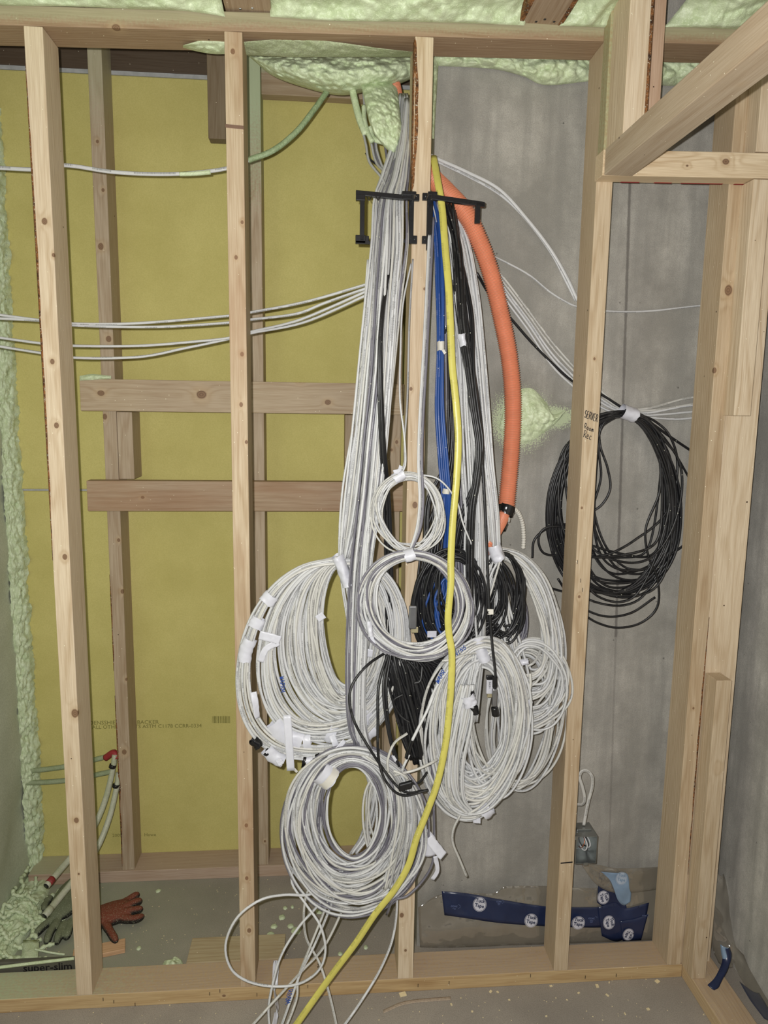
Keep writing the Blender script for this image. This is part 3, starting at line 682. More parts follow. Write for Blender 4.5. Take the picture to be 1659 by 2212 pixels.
# left side wall, foam sprayed
def left_wall():
    FW = Mat('foam_over_studs', .85, .15); tc = FW.coords(); n = FW.noise(tc, 9, 3); f = FW.noise(tc, 240, 3, .7)
    col = FW.mix(FW.ramp(n, .3, .7), lin(196, 202, 180), lin(212, 218, 198)); col = FW.mix(FW.math('MULTIPLY', FW.ramp(f, .35, .65), .6), col, lin(170, 176, 152)); FW.color(col); FW.bump(f, .2, .002)
    n_, m_ = 40, 60; G = np.zeros((m_, n_, 3))
    for j in range(m_):
        for i in range(n_):
            y = -1.5 + 2.08 * i / (n_ - 1); z = 2.6 * j / (m_ - 1)
            G[j, i] = (-.325 + .012 * fbm((0, y, z), 5, 3), y, z)
    o = grid_mesh('wall_left', G, FW.m, None, back=(-.08, 0, 0)); o['kind'] = 'structure'
    # lumpy seam where it meets the yellow board
    n_, m_ = 26, 420; G = np.zeros((m_, n_, 3))
    for j in range(m_):
        z = .02 + 2.3 * j / (m_ - 1)
        for i in range(n_):
            a = i / (n_ - 1) * math.pi * .55
            rr = .034 + .007 * fbm((0, 0, z), 9, 8)
            x = -.335 + rr * math.sin(a) * 1.0; y = .585 - rr * 1.5 * (1 - i / (n_ - 1)) * 1.1
            x = -.328 + rr * (i / (n_ - 1)); y = .583 - rr * 1.7 * (1 - (i / (n_ - 1)) ** 2) ** .5
            h = .011 * (lump((x, y, z * .8), 70, 4) + .7 * lump((x, y, z), 140, 6) - .6) + .006 * fbm((x, y, z), 20, 3)
            G[j, i] = (x + h * .7, y - h * .8, z)
    thing_foam(grid_mesh('spray_foam_seam', G, FOAM, None, flip=False), 'lumpy foam seam where left side wall meets the yellow board')
left_wall()
# foam heap on the floor in the left corner
def heap(name, cx, cy, rx_, ry_, h, lab, seed, mat=FOAM, n=46, amp=.4, sc=22):
    G = np.zeros((n, n, 3))
    for j in range(n):
        for i in range(n):
            a, b = i / (n - 1) * 2 - 1, j / (n - 1) * 2 - 1
            d = math.sqrt(a * a + b * b); k = max(d, 1e-6)
            mx = max(abs(a), abs(b)); a2, b2 = a / k * mx, b / k * mx
            e = max(0, 1 - (a2 * a2 + b2 * b2)); 
            edge = 1 + .25 * noise.noise((a2 / max(mx, .01) * 1.5, b2 / max(mx, .01) * 1.5, seed))
            x, y = cx + rx_ * a2 * edge, cy + ry_ * b2 * edge
            z = h * (e ** .6) * (1 - amp + amp * .9 * lump((x, y, 0), sc, seed) + amp * .5 * lump((x, y, 0), sc * 2.2, seed + 2) + .35 * fbm((x, y, 0), 12, seed)) if h > .01 else h * e ** .5
            G[j, i] = (x, y, .0005 + z)
    return tag(grid_mesh(name, G, mat, None), lab, 'foam waste')
heap('foam_heap', -.29, .30, .07, .24, .04, 'heap of waste foam in the left corner on the floor', 1, sc=34, n=90)
heap('foam_heap', -.29, .13, .14, .07, .032, 'low spread of waste foam by the floor plate at the far left', 2, sc=34, n=70)
frs = random.Random(5)
FS = empty('foam_strings', (-.22, .25, .02), 'tangled ropy strings of sprayed foam on the heap at the lower left', 'foam waste')
for k in range(24):
    x0, y0 = frs.uniform(-.30, -.19), frs.uniform(.12, .42); a = frs.uniform(0, 6.28); pts = []
    for j in range(5):
        pts.append((x0, y0, (.018 + .035 * max(0, (-.2 - x0) / .1)) * frs.uniform(.7, 1.1))); x0 += .03 * math.cos(a); y0 += .03 * math.sin(a); a += frs.uniform(-.9, .9); x0 = max(-.31, min(-.13, x0))
    q = catmull(pts, 26); tube('foam_string', q, .0055 + .002 * np.sin(np.arange(26) * 1.7 + k), FOAM, FS, sides=8)
heap('foam_chunk', .208, .125, .028, .024, .036, 'small foam chunk on the floor beside the flat offcut', 3, n=18, sc=60)
sp = [(550, 1954, 7), (616, 1961, 6), (632, 1959, 5), (609, 1981, 9), (592, 2001, 8), (628, 2000, 8), (585, 2018, 9), (520, 1985, 5), (640, 2010, 13), (342, 1924, 7), (790, 2046, 6), (690, 1968, 10), (300, 2048, 6), (735, 2060, 6), (860, 1500, 0)]
for k_, (u, v, r) in enumerate(sorted([q for q in sp if q[2]])):
    if not r: continue
    q = atz(u, v, .001); g = r / 900
    heap('foam_drop', q[0], q[1], g, g * 1.2, .004, ['leftmost', 'second from left', 'third from left', 'fourth from left', 'fifth from left', 'sixth from left', 'seventh from left', 'seventh from right', 'sixth from right', 'fifth from right', 'fourth from right', 'third from right', 'second from right', 'rightmost'][k_] + ' of the dried pale foam drops on the floor', int(u), n=7)['group'] = 'foam drops on the floor'

# ------------------------------------------------------------------ cables
def bundle(parent, pts, n, mats, r=.003, npts=60, seed=0, flat=.6, name='cable', spread=1.0, wob=.18, sides=7):
    """pts: (u, v, halfwidth px, y, half depth m); n strands that keep their place in the bundle"""
    rs = np.random.RandomState(seed)
    P = np.array(pts, float); objs = []
    for i in range(n):
        ang = rs.uniform(0, 2 * np.pi); rad = rs.uniform(.0, 1) ** .5
        a = -1 + 2 * (i + .5) / n + rs.uniform(-.5, .5) / n; b = rs.uniform(-1, 1) * math.sqrt(max(0, 1 - a * a))
        ph, ph2 = rs.uniform(0, 6.28, 2); ctrl = []
        K = len(P); tt = np.linspace(0, 1, K)
        for k in range(K):
            u, v, w, y, d = P[k]
            aa = np.clip(a + wob * math.sin(ph + tt[k] * 5.0), -1, 1)
            ctrl.append(at(u + aa * w, v + rs.uniform(-2, 2), y + d * (b + .25 * math.sin(ph2 + tt[k] * 4))))
        mt = mats[rs.randint(len(mats))]
        objs.append(tube(name, catmull(ctrl, npts), r, mt, parent, sides=sides))
    return objs

def loop_ctrl(T, Bt, wl, wr, y, rs, jit=2.0, yj=.004, n=22, tilt=0, tpow=1.0, pinch=0.0, shape=None):
    ph = rs.uniform(0, 6.28, 4); pts = []
    for k in range(n):
        th = 2 * math.pi * k / n
        s = (1 - math.cos(th)) / 2
        u = T[0] * (1 - s) + Bt[0] * s; v = T[1] * (1 - s) + Bt[1] * s
        w = wr if math.sin(th) > 0 else wl
        sn = math.sin(th); sg = abs(sn) ** tpow * (1 if sn > 0 else -1)
        u += w * sg + jit * math.sin(2 * th + ph[0]) * min(1, s * 4)
        v += jit * math.sin(3 * th + ph[1]) * min(1, s * 4)
        pts.append((u, v, y + yj * math.sin(th + ph[2])))
    return pts
def closed_spline(C, n):
    C = np.array([at(*p) for p in C]); K = len(C)
    t = np.linspace(0, K, n, endpoint=False); k = t.astype(int) % K; f = (t - t.astype(int))[:, None]
    p0, p1, p2, p3 = C[(k - 1) % K], C[k], C[(k + 1) % K], C[(k + 2) % K]
    return 0.5 * (2 * p1 + (p2 - p0) * f + (2 * p0 - 5 * p1 + 4 * p2 - p3) * f ** 2 + (3 * p1 - p0 - 3 * p2 + p3) * f ** 3)
def coil(parent, n, inner, outer, y0, yt, mats, r=.003, seed=0, jit=3, npts=90, order=1.0, tpow=1.0, name='cable', sides=7):
    """inner / outer: (T, B, wl, wr) of the smallest and largest turn"""
    rs = np.random.RandomState(seed)
    for i in range(n):
        q = ((i + .5) / n) + rs.uniform(-1, 1) * (1 - order) * .5; q = min(1.03, max(-.03, q))
        L = [np.array(a, float) * (1 - q) + np.array(b, float) * q for a, b in zip(inner, outer)]
        L[0] = L[0] + rs.uniform(-3, 3, 2); L[1] = L[1] + rs.uniform(-jit, jit, 2) * 1.2
        y = y0 + yt * rs.uniform(-1, 1)
        C = loop_ctrl(L[0], L[1], float(L[2]) + rs.uniform(-jit, jit), float(L[3]) + rs.uniform(-jit, jit), y, rs, jit, yt * .4, tpow=tpow)
        tube(name, closed_spline(C, npts), r, mats[rs.randint(len(mats))], parent, closed=True, sides=sides)
def wrap(parent, pts, hw, hd, mat=TAPEW, name='tape', seed=0, n=14, sides=20, crump=.10):
    """crumpled tape sleeve along pts (u, v, y); hw half width px, hd half depth m"""
    P = pxpath(pts, n); s = np.linalg.norm(at(pts[0][0] + hw, pts[0][1], pts[0][2]) - at(*pts[0]))
    V, F, uv, cp = tube_arrays(P, s, hd, sides, False, False)
    rs = random.Random(seed)
    for k in range(len(V)):
        c = P[k // sides]; f = 1 + crump * noise.noise(Vector(V[k] * 110 + seed)) * 2
        V[k] = c + (V[k] - c) * f
        if k < sides or k >= len(V) - sides: V[k] = V[k] + (P[-1] - P[0]) / max(1e-6, np.linalg.norm(P[-1] - P[0])) * .0028 * noise.noise(Vector(V[k] * 260))
    me = mesh_from(name, V - np.array(parent.location), F); me.materials.append(mat)
    o = bpy.data.objects.new(name, me); COL.objects.link(o); o.parent = parent; return o
def flag(parent, pts, w, mat=TAPEW, name='tape_flag', n=16, twist=0.0, th=.0005, curl=0.0):
    """a strip of tape: pts (u, v, y), w in px"""
    P = pxpath(pts, n); s = np.linalg.norm(at(pts[0][0] + w / 2, pts[0][1], pts[0][2]) - at(*pts[0]))
    T = np.gradient(P, axis=0); T /= np.linalg.norm(T, axis=1)[:, None]
    B = np.cross(T, np.array([0, 1, 0.01])); B /= np.linalg.norm(B, axis=1)[:, None]; N = np.cross(B, T)
    G = np.zeros((n, 7, 3))
    for i in range(n):
        a = twist * i / (n - 1)
        for j in range(7):
            q = (j - 3) / 3; ww = s * (1 + .12 * noise.noise((i * .5, j * .8, w)))
            G[i, j] = P[i] + (B[i] * math.cos(a) + N[i] * math.sin(a)) * q * ww + N[i] * (curl * q * q * s + .0012 * noise.noise((i * .6, j * .9, 3.3)))
    return grid_mesh(name, G, mat, parent, smooth=True, back=tuple(N[n // 2] * th))

BW = [WHITE, WHITE, WHITE, CREAM, WHITE, MIDGREY]
BWT = [WHITE, MIDGREY, CREAM, WHITE]
# --- left bundle: from the foam, through the ring, to the two left coils
e = empty('cable_coil', at(740, 1400, -.05), 'large flat coil of white cables at the left, white tape flags on its rim', 'cable coil')
# tail of the big left coil
bundle(e, [(872, 205, 8, .17, .012), (868, 290, 16, .11, .018), (846, 380, 24, .05, .02), (828, 430, 22, .01, .022), (822, 530, 20, -.03, .022), (815, 650, 26, -.05, .022), (800, 800, 26, -.055, .02), (785, 950, 26, -.06, .018), (765, 1100, 22, -.065, .016), (745, 1205, 10, -.07, .012)], 20, BWT, seed=1, npts=80)
bundle(e, [(800, 560, 10, -.02, .01), (792, 700, 14, -.04, .012), (775, 900, 14, -.05, .012), (752, 1050, 14, -.06, .01), (738, 1180, 6, -.06, .008), (745, 1260, 8, -.055, .006), (762, 1360, 12, -.05, .004)], 4, [WHITE], seed=31)
coil(e, 48, ((742, 1216), (750, 1484), 46, 42), ((738, 1206), (725, 1604), 166, 152), -.045, .012, [WHITE, CREAM, WHITE], seed=2, jit=2.8, order=.96, r=.0034)
coil(e, 16, ((742, 1214), (760, 1500), 60, 66), ((738, 1206), (740, 1560), 120, 150), -.052, .008, [WHITE, CREAM], seed=3, jit=7, order=.5)
coil(e, 12, ((738, 1212), (690, 1560), 122, 140), ((738, 1210), (690, 1600), 156, 160), -.062, .006, [WHITE, CREAM], seed=4, jit=2.5, order=.9, tpow=.86, r=.0033)
coil(e, 9, ((740, 1216), (682, 1612), 168, 150), ((740, 1210), (672, 1642), 194, 168), -.066, .006, [WHITE, CREAM], seed=5, jit=1.5, order=.97, tpow=.80, r=.0032)
wrap(e, [(728, 1200, -.07), (738, 1222, -.07), (752, 1262, -.068)], 13, .022, seed=3)
for i, (p, hw, hd) in enumerate([
    ([(588, 1285, -.066), (574, 1302, -.066)], 17, .010), ([(560, 1335, -.066), (550, 1355, -.066)], 16, .010), ([(541, 1380, -.067), (531, 1405, -.067), (528, 1428, -.067)], 15, .012),
    ([(590, 1560, -.062), (618, 1592, -.062), (650, 1604, -.062)], 22, .012), ([(655, 1604, -.062), (672, 1602, -.062)], 19, .012), ([(780, 1560, -.06), (790, 1530, -.06)], 16, .01),
    ([(575, 1618, -.067), (592, 1635, -.067), (612, 1645, -.067)], 15, .010), ([(662, 1648, -.067), (676, 1646, -.067)], 13, .010), ([(792, 1590, -.06), (812, 1572, -.06)], 13, .01), ([(706, 1582, -.06), (722, 1590, -.06)], 20, .011)]):
    wrap(e, p, hw, hd, seed=i + 10, crump=.07)
wrap(e, [(546, 1597, -.067), (560, 1613, -.067)], 11, .0105, BLACKT, 'black_tape', 41); wrap(e, [(572, 1622, -.067), (579, 1627, -.067)], 9, .0105, BLACKT, 'black_tape', 42)
wrap(e, [(653, 1646, -.0675), (660, 1647, -.0675)], 12, .0105, BLACKT, 'black_tape', 43); wrap(e, [(686, 1640, -.0675), (696, 1634, -.0675)], 12, .0105, BLACKT, 'black_tape', 44)
flag(e, [(560, 1372, -.078), (585, 1378, -.08), (605, 1384, -.078)], 20); flag(e, [(602, 1388, -.078), (575, 1402, -.08), (562, 1430, -.076)], 14)
flag(e, [(547, 1495, -.076), (552, 1520, -.08), (556, 1552, -.078)], 14, twist=.8); flag(e, [(620, 1545, -.078), (624, 1600, -.085), (628, 1665, -.086)], 17)
flag(e, [(685, 1338, -.064), (700, 1328, -.066)], 16); flag(e, [(600, 1640, -.08), (608, 1652, -.082)], 14); flag(e, [(716, 1588, -.075), (725, 1608, -.08), (728, 1622, -.078)], 14, twist=.5)
flag(e, [(790, 1410, -.06), (805, 1412, -.062)], 18); flag(e, [(768, 1535, -.07), (782, 1530, -.07)], 20); flag(e, [(634, 1660, -.08), (642, 1668, -.08)], 6, PAPER)
scribble('WAPRM', at(604, 1462, -.073), at(608, 1516, -.073) - at(604, 1462, -.073), at(615, 1480, -.073) - at(604, 1482, -.073), .010, INKBLUE, e, .0007)

# --- lower left coil
e = empty('cable_coil', at(760, 1790, -.06), 'round coil of white and dark grey cables hanging lowest', 'cable coil')
bundle(e, [(880, 215, 6, .16, .012), (874, 300, 12, .10, .018), (862, 380, 20, .04, .02), (850, 430, 28, .0, .022), (846, 530, 34, -.04, .025), (836, 650, 30, -.065, .024), (826, 800, 26, -.075, .02), (812, 950, 26, -.08, .018), (796, 1100, 24, -.085, .018), (780, 1220, 22, -.085, .018), (772, 1350, 22, -.085, .016), (768, 1480, 20, -.085, .015), (772, 1570, 18, -.085, .014), (790, 1620, 14, -.085, .012)], 26, BWT + [GREY], seed=6, npts=90, wob=.25)
bundle(e, [(838, 560, 8, -.05, .012), (822, 750, 10, -.08, .012), (806, 950, 10, -.09, .012), (790, 1150, 10, -.1, .01), (778, 1350, 10, -.1, .008), (772, 1560, 10, -.1, .008), (778, 1620, 10, -.09, .008)], 5, [WHITE, WHITE, GREY], seed=7)
GW = [WHITE, CREAM, GREY, WHITE, CREAM, GREY, WHITE, WHITE]
coil(e, 42, ((762, 1654), (766, 1845), 60, 54), ((760, 1612), (765, 1975), 152, 160), -.09, .022, GW, seed=8, jit=4, order=.85)
coil(e, 30, ((760, 1640), (760, 1880), 84, 92), ((756, 1615), (765, 1965), 145, 150), -.105, .014, GW, seed=9, jit=7, order=.5)
coil(e, 6, ((830, 1660), (822, 1830), 26, 30), ((835, 1650), (830, 1880), 40, 60), -.075, .01, [WHITE, CREAM], seed=10, jit=5, order=.4)
bundle(e, [(790, 1655, 6, -.07, .008), (808, 1720, 8, -.06, .008), (790, 1800, 10, -.06, .008), (762, 1845, 12, -.07, .008)], 5, [MIDGREY, WHITE], seed=11, npts=30)
bundle(e, [(800, 1630, 20, -.115, .008), (860, 1680, 20, -.12, .01), (880, 1760, 24, -.12, .012), (868, 1850, 24, -.115, .012), (850, 1920, 24, -.11, .01)], 12, [WHITE, CREAM, MIDGREY], seed=12, npts=40)
wrap(e, [(690, 1664, -.105), (718, 1684, -.105)], 27, .026, seed=6, n=10, crump=.03)
o = wrap(e, [(703, 1672, -.107), (716, 1683, -.107)], 26, .027, PAPER, seed=7, n=8, crump=.03)
flag(e, [(745, 1600, -.10), (700, 1650, -.12)], 10); flag(e, [(905, 1800, -.11), (925, 1820, -.12), (930, 1850, -.12)], 34, TAPEW, curl=.4); flag(e, [(925, 1810, -.12), (958, 1850, -.13)], 20, TAPEW, twist=.5)
flag(e, [(940, 1850, -.12), (945, 1880, -.12), (934, 1900, -.12)], 9, TAPEW)
for (p, mt) in (([(720, 1905, -.09), (670, 1932, -.11), (612, 1933, -.13), (560, 1945, -.15), (510, 1985, -.16), (487, 2045, -.16), (505, 2100, -.16), (560, 2127, -.16), (635, 2128, -.16), (685, 2100, -.16), (703, 2055, -.15), (692, 2000, -.14), (662, 1955, -.12), (630, 1905, -.10), (640, 1860, -.09)], WHITE),
               ([(735, 1880, -.09), (700, 1940, -.095), (645, 2003, -.12), (607, 2065, -.14), (588, 2130, -.16), (580, 2180, -.17), (584, 2230, -.18), flo(592, 2290), flo(620, 2360)], WHITE),
               ([(690, 1880, -.09), (660, 1940, -.095), (660, 2020, -.11), (690, 2080, -.13), (712, 2150, -.16), (732, 2240, -.20), flo(740, 2290), flo(730, 2370)], CREAM),
               ([(740, 1880, -.09), (715, 1955, -.1), (680, 2040, -.13), (650, 2100, -.15), (628, 2160, -.17), (600, 2235, -.20), flo(570, 2290), flo(520, 2370)], WHITE),
               ([(775, 1880, -.09), (740, 1965, -.1), (700, 2045, -.12), (650, 2100, -.14), (590, 2165, -.17), (530, 2230, -.2), flo(470, 2285), flo(400, 2350)], CREAM),
               ([(725, 1880, -.09), (703, 1960, -.1), (672, 2040, -.125), (645, 2110, -.15), (640, 2160, -.17), (612, 2235, -.20), flo(590, 2300), flo(575, 2380)], CREAM),
               ([(840, 1860, -.09), (857, 1930, -.1), (851, 2015, -.12), (826, 2085, -.15), (785, 2155, -.18), (735, 2225, -.21), flo(680, 2280), flo(600, 2340)], WHITE)):
    tube('cable', pxpath(p, 70), .0030, mt, e)
scribble('ROOM', at(622, 2140, -.19), at(614, 2180, -.19) - at(622, 2140, -.19), (1, 0, .4), .012, INKBLUE, e, .0008)
flag(e, [(597, 2075, .0), (594, 2130, -.02), (598, 2180, -.1), (590, 2225, -.15)], 13, TAPEW, twist=.4)
tube('cable', pxpath([(1008, 1893, -.08), (992, 1855, -.085), (978, 1820, -.09), (980, 1790, -.09), (995, 1760, -.09)], 30), .0032, CREAM, e)
tube('cable', pxpath([(835, 1975, -.1), (850, 1945, -.12), (880, 1935, -.12), (915, 1900, -.11), (935, 1860, -.11), (938, 1800, -.1), (935, 1700, -.09), (930, 1600, -.08)], 50), .003, GREY, e)

# --- small ring coil
e = empty('cable_coil', at(886, 1108, -.10), 'small ring of thin white cable hanging in front of the middle stud', 'cable coil')
tube('cable', pxpath([(888, 570, .0), (870, 660, -.02), (865, 760, -.05), (864, 860, -.08), (873, 940, -.09), (876, 1000, -.1), (868, 1022, -.1)], 50), .0022, WHITE, e)
tube('cable', pxpath([(892, 560, .0), (884, 700, -.03), (880, 860, -.06), (874, 950, -.09), (874, 1000, -.1), (862, 1022, -.1)], 50), .0022, MIDGREY, e)
coil(e, 13, ((884, 1034), (886, 1180), 62, 56), ((880, 1022), (892, 1192), 78, 74), -.105, .008, [WHITE, CREAM], r=.0021, seed=14, jit=4, order=.6)
tube('cable', pxpath([(884, 1024, -.1), (945, 1034, -.11), (985, 1080, -.11), (1000, 1130, -.10), (1020, 1180, -.09)], 30), .0021, WHITE, e)
wrap(e, [(852, 1036, -.107), (872, 1022, -.107)], 12, .012, seed=21, n=8); flag(e, [(850, 1020, -.11), (862, 1016, -.115), (866, 1006, -.12)], 8, twist=.6)

# --- grey and white ring
e = empty('cable_coil', at(898, 1305, -.12), 'ring of grey and white cables hanging below the small white ring', 'cable coil')
for (dx, mt) in ((0, GREY), (-8, WHITE), (-5, MIDGREY)):
    tube('cable', pxpath([(936 + dx, 470, .0), (930 + dx, 600, -.03), (922 + dx, 760, -.07), (914 + dx, 900, -.09), (911 + dx, 1000, -.11), (914 + dx, 1080, -.12), (908 + dx, 1140, -.12), (888 + dx * .4, 1190, -.12)], 60), .0032 if mt is GREY else .0024, mt, e)
coil(e, 34, ((892, 1206), (900, 1394), 90, 92), ((888, 1190), (902, 1424), 120, 124), -.118, .014, [WHITE, GREY, GREY, GREY, CREAM, WHITE], r=.0027, seed=15, jit=4, order=.5)
tube('cable', pxpath([(870, 1198, -.12), (815, 1222, -.125), (780, 1270, -.125), (777, 1320, -.125), (800, 1370, -.12)], 30), .0027, GREY, e)
wrap(e, [(874, 1202, -.13), (895, 1196, -.13)], 14, .018, seed=22, n=8, crump=.05); wrap(e, [(796, 1340, -.13), (801, 1372, -.13)], 7, .012, seed=23)
flag(e, [(801, 1370, -.13), (808, 1392, -.13)], 8)

# --- black coils
e = empty('cable_coil', at(980, 1290, -.06), 'dense black cable coil behind the grey and white ring', 'cable coil')
bundle(e, [(975, 440, 8, .05, .012), (984, 520, 12, .03, .015), (992, 620, 12, .0, .014), (1006, 740, 10, -.02, .012), (1022, 850, 10, -.04, .012), (1034, 950, 9, -.05, .01), (1030, 1040, 9, -.055, .01), (1000, 1120, 10, -.05, .01), (985, 1190, 10, -.05, .01)], 6, [BLACK], r=.0034, seed=16)
bundle(e, [(972, 640, 5, .01, .005), (976, 800, 7, -.01, .006), (976, 900, 9, -.02, .01), (970, 1000, 12, -.03, .01), (945, 1080, 30, -.03, .01), (935, 1180, 20, -.04, .01), (940, 1220, 20, -.05, .01)], 9, [BLACK], seed=17)
bundle(e, [(972, 760, 5, .0, .006), (975, 960, 8, -.02, .006), (955, 1080, 12, -.03, .008), (930, 1170, 16, -.045, .01), (915, 1250, 14, -.055, .01)], 8, [BLACK], seed=117)
coil(e, 58, ((985, 1208), (990, 1330), 34, 36), ((975, 1186), (960, 1430), 78, 80), -.055, .020, [BLACK], r=.0032, seed=18, jit=4, order=.85)
coil(e, 20, ((1000, 1180), (1020, 1350), 70, 60), ((1010, 1172), (1030, 1390), 90, 88), -.03, .014, [BLACK], r=.0032, seed=19, jit=6, order=.6)
coil(e, 12, ((1090, 1200), (1085, 1360), 30, 34), ((1090, 1192), (1090, 1385), 40, 44), -.03, .014, [BLACK], r=.0032, seed=20, jit=5, order=.6)
# plug lying on the black coil
pl = board('cable_plug', (at(883, 1330, -.088)[0], at(900, 1330, -.088)[0]), (-.094, -.084), (at(890, 1358, -.088)[2], at(890, 1308, -.088)[2]), ALU, bev=.003, parent=e)
board('plug_tip', (at(888, 1360, -.088)[0], at(903, 1360, -.088)[0]), (-.092, -.086), (at(890, 1366, -.088)[2], at(890, 1354, -.088)[2]), BRASS, bev=.001, parent=e)
lt = board('paper_tag', (at(923, 1370, -.10)[0], at(943, 1370, -.10)[0]), (-.1005, -.0995), (at(923, 1377, -.1)[2], at(923, 1363, -.1)[2]), TAPEWHITE, bev=.0003, parent=e)
e2 = empty('cable_coil', at(875, 1520, -.07), 'hank of black cables hanging end on between the left and right coils', 'cable coil')
bundle(e2, [(842, 560, 3, -.05, .004), (826, 680, 3, -.10, .003), (821, 790, 4, -.118, .003), (826, 950, 5, -.105, .004), (836, 1100, 7, -.06, .006), (840, 1300, 9, -.05, .006), (840, 1400, 12, -.05, .01)], 6, [BLACK], seed=24)
bundle(e2, [(848, 1405, 14, -.06, .02), (862, 1450, 28, -.07, .025), (880, 1520, 30, -.075, .025), (895, 1590, 28, -.075, .025), (905, 1640, 18, -.07, .02)], 30, [BLACK], r=.0032, seed=25, npts=34)
bundle(e2, [(860, 1410, 20, -.05, .02), (900, 1440, 24, -.06, .02), (925, 1500, 22, -.065, .02), (930, 1580, 18, -.065, .02), (915, 1650, 14, -.06, .02)], 18, [BLACK], r=.0032, seed=26, npts=34)
bundle(e2, [(870, 1400, 20, -.05, .015), (920, 1425, 26, -.055, .015), (965, 1455, 26, -.05, .015), (990, 1500, 16, -.045, .01)], 22, [BLACK], r=.0032, seed=126, npts=30)
bundle(e2, [(870, 1420, 26, -.06, .02), (885, 1500, 38, -.065, .02), (905, 1580, 34, -.065, .02), (912, 1650, 20, -.06, .02)], 26, [BLACK], r=.0032, seed=127, npts=30)
for (p) in ([(835, 1408, -.07), (790, 1440, -.10), (757, 1490, -.12), (762, 1550, -.13), (800, 1620, -.14), (850, 1690, -.14), (880, 1712, -.14), (915, 1708, -.13)],
            [(838, 1410, -.08), (818, 1480, -.11), (816, 1560, -.13), (818, 1640, -.14), (835, 1690, -.14), (870, 1718, -.14), (925, 1706, -.13)],
            [(842, 1410, -.08), (828, 1480, -.11), (835, 1560, -.13), (848, 1620, -.135), (862, 1655, -.135)],
            [(845, 1410, -.08), (834, 1490, -.11), (842, 1580, -.125), (858, 1640, -.13)],
            [(870, 1500, -.10), (850, 1515, -.1), (865, 1545, -.1), (885, 1560, -.1)],
            [(912, 1440, -.09), (908, 1470, -.1), (895, 1476, -.1)], [(925, 1665, -.09), (905, 1690, -.11), (880, 1690, -.12), (868, 1680, -.12)]):
    tube('cable', pxpath(p, 50), .0031, BLACK, e2)
board('cable_plug', (at(861, 1700, -.145)[0], at(890, 1700, -.145)[0]), (-.152, -.142), (at(870, 1708, -.145)[2], at(870, 1692, -.145)[2]), BLACKPL, bev=.003, parent=e2, zs=.25)
wrap(e2, [(849, 1632, -.135), (855, 1642, -.135)], 4, .0045, TAPEW, seed=4, n=5); wrap(e2, [(832, 1402, -.075), (845, 1412, -.075)], 9, .01, TAPEW, seed=4, n=5)

# --- right bundles
e = empty('cable_coil', at(1045, 1570, -.06), 'largest oval coil of white cables, right of the yellow cable', 'cable coil')
bundle(e, [(948, 440, 14, .06, .01), (968, 520, 16, .03, .014), (985, 640, 16, .0, .018), (1002, 760, 18, -.03, .018), (1010, 880, 20, -.045, .018), (1018, 1000, 22, -.05, .018), (1026, 1120, 22, -.055, .018), (1026, 1240, 22, -.06, .018), (1032, 1340, 16, -.065, .015), (1034, 1400, 12, -.07, .012), (1022, 1480, 16, -.08, .012), (1008, 1560, 22, -.085, .012)], 22, [WHITE, WHITE, CREAM, MIDGREY], seed=27, npts=90)
coil(e, 46, ((1040, 1440), (1030, 1655), 46, 52), ((1035, 1384), (1000, 1768), 106, 112), -.06, .022, [WHITE, CREAM, WHITE], seed=28, jit=5, order=.7, r=.0032)
coil(e, 26, ((1045, 1400), (1035, 1700), 80, 70), ((1050, 1378), (1010, 1758), 110, 105), -.085, .012, [WHITE, CREAM], seed=29, jit=7, order=.4, r=.0032)
coil(e, 10, ((1060, 1420), (1075, 1660), 40, 50), ((1080, 1400), (1080, 1710), 76, 60), -.07, .014, [CREAM, WHITE], seed=30, jit=6, order=.4, r=.0032)
bundle(e, [(1010, 1480, 14, -.1, .008), (995, 1560, 24, -.105, .01), (980, 1650, 22, -.105, .01), (985, 1720, 22, -.1, .01), (1015, 1758, 14, -.09, .01)], 14, [WHITE, CREAM], seed=32, npts=40, r=.0032)
wrap(e, [(1030, 1372, -.075), (1036, 1400, -.075), (1046, 1424, -.075)], 15, .024, seed=33, crump=.06); wrap(e, [(1008, 1500, -.105), (1016, 1522, -.105)], 15, .018, seed=34, crump=.14)
wrap(e, [(1019, 1490, -.105), (1021, 1500, -.105)], 4, .006, BLACKT, 'black_tape', 35, n=5); wrap(e, [(1024, 1527, -.108), (1027, 1542, -.108)], 8, .008, BLACKT, 'black_tape', 36, n=6)
wrap(e, [(1040, 1754, -.075), (1058, 1740, -.075)], 18, .022, seed=37, crump=.05); flag(e, [(1022, 1772, -.08), (1038, 1774, -.085)], 12); wrap(e, [(1060, 1702, -.075), (1072, 1698, -.075)], 14, .012, seed=38)
wrap(e, [(1132, 1505, -.07), (1143, 1520, -.07)], 9, .012, seed=39)
tube('cable', pxpath([(1145, 1455, -.09), (1146, 1480, -.09), (1140, 1510, -.08)], 16), .0032, CREAM, e)
tube('cable', pxpath([(955, 1428, -.12), (975, 1424, -.12), (1010, 1412, -.1), (1040, 1410, -.08)], 20), .0032, CREAM, e)
scribble('DINING', at(973, 1427, -.118), at(1010, 1399, -.118) - at(973, 1427, -.118), at(985, 1400, -.118) - at(990, 1412, -.118), .0098, INKBLUE, e, .0007)
tube('cable', pxpath([(945, 1480, -.11), (925, 1530, -.13), (905, 1570, -.14), (890, 1600, -.145)], 30), .0034, WHITE, e)
tube('cable', pxpath([(1035, 1392, -.08), (985, 1430, -.105), (945, 1480, -.115), (920, 1540, -.13)], 30), .0034, WHITE, e)
scribble('WAPR', at(947, 1478, -.122), at(966, 1447, -.122) - at(947, 1478, -.122), at(950, 1460, -.122) - at(958, 1470, -.122), .0105, INKBLUE, e, .0009)
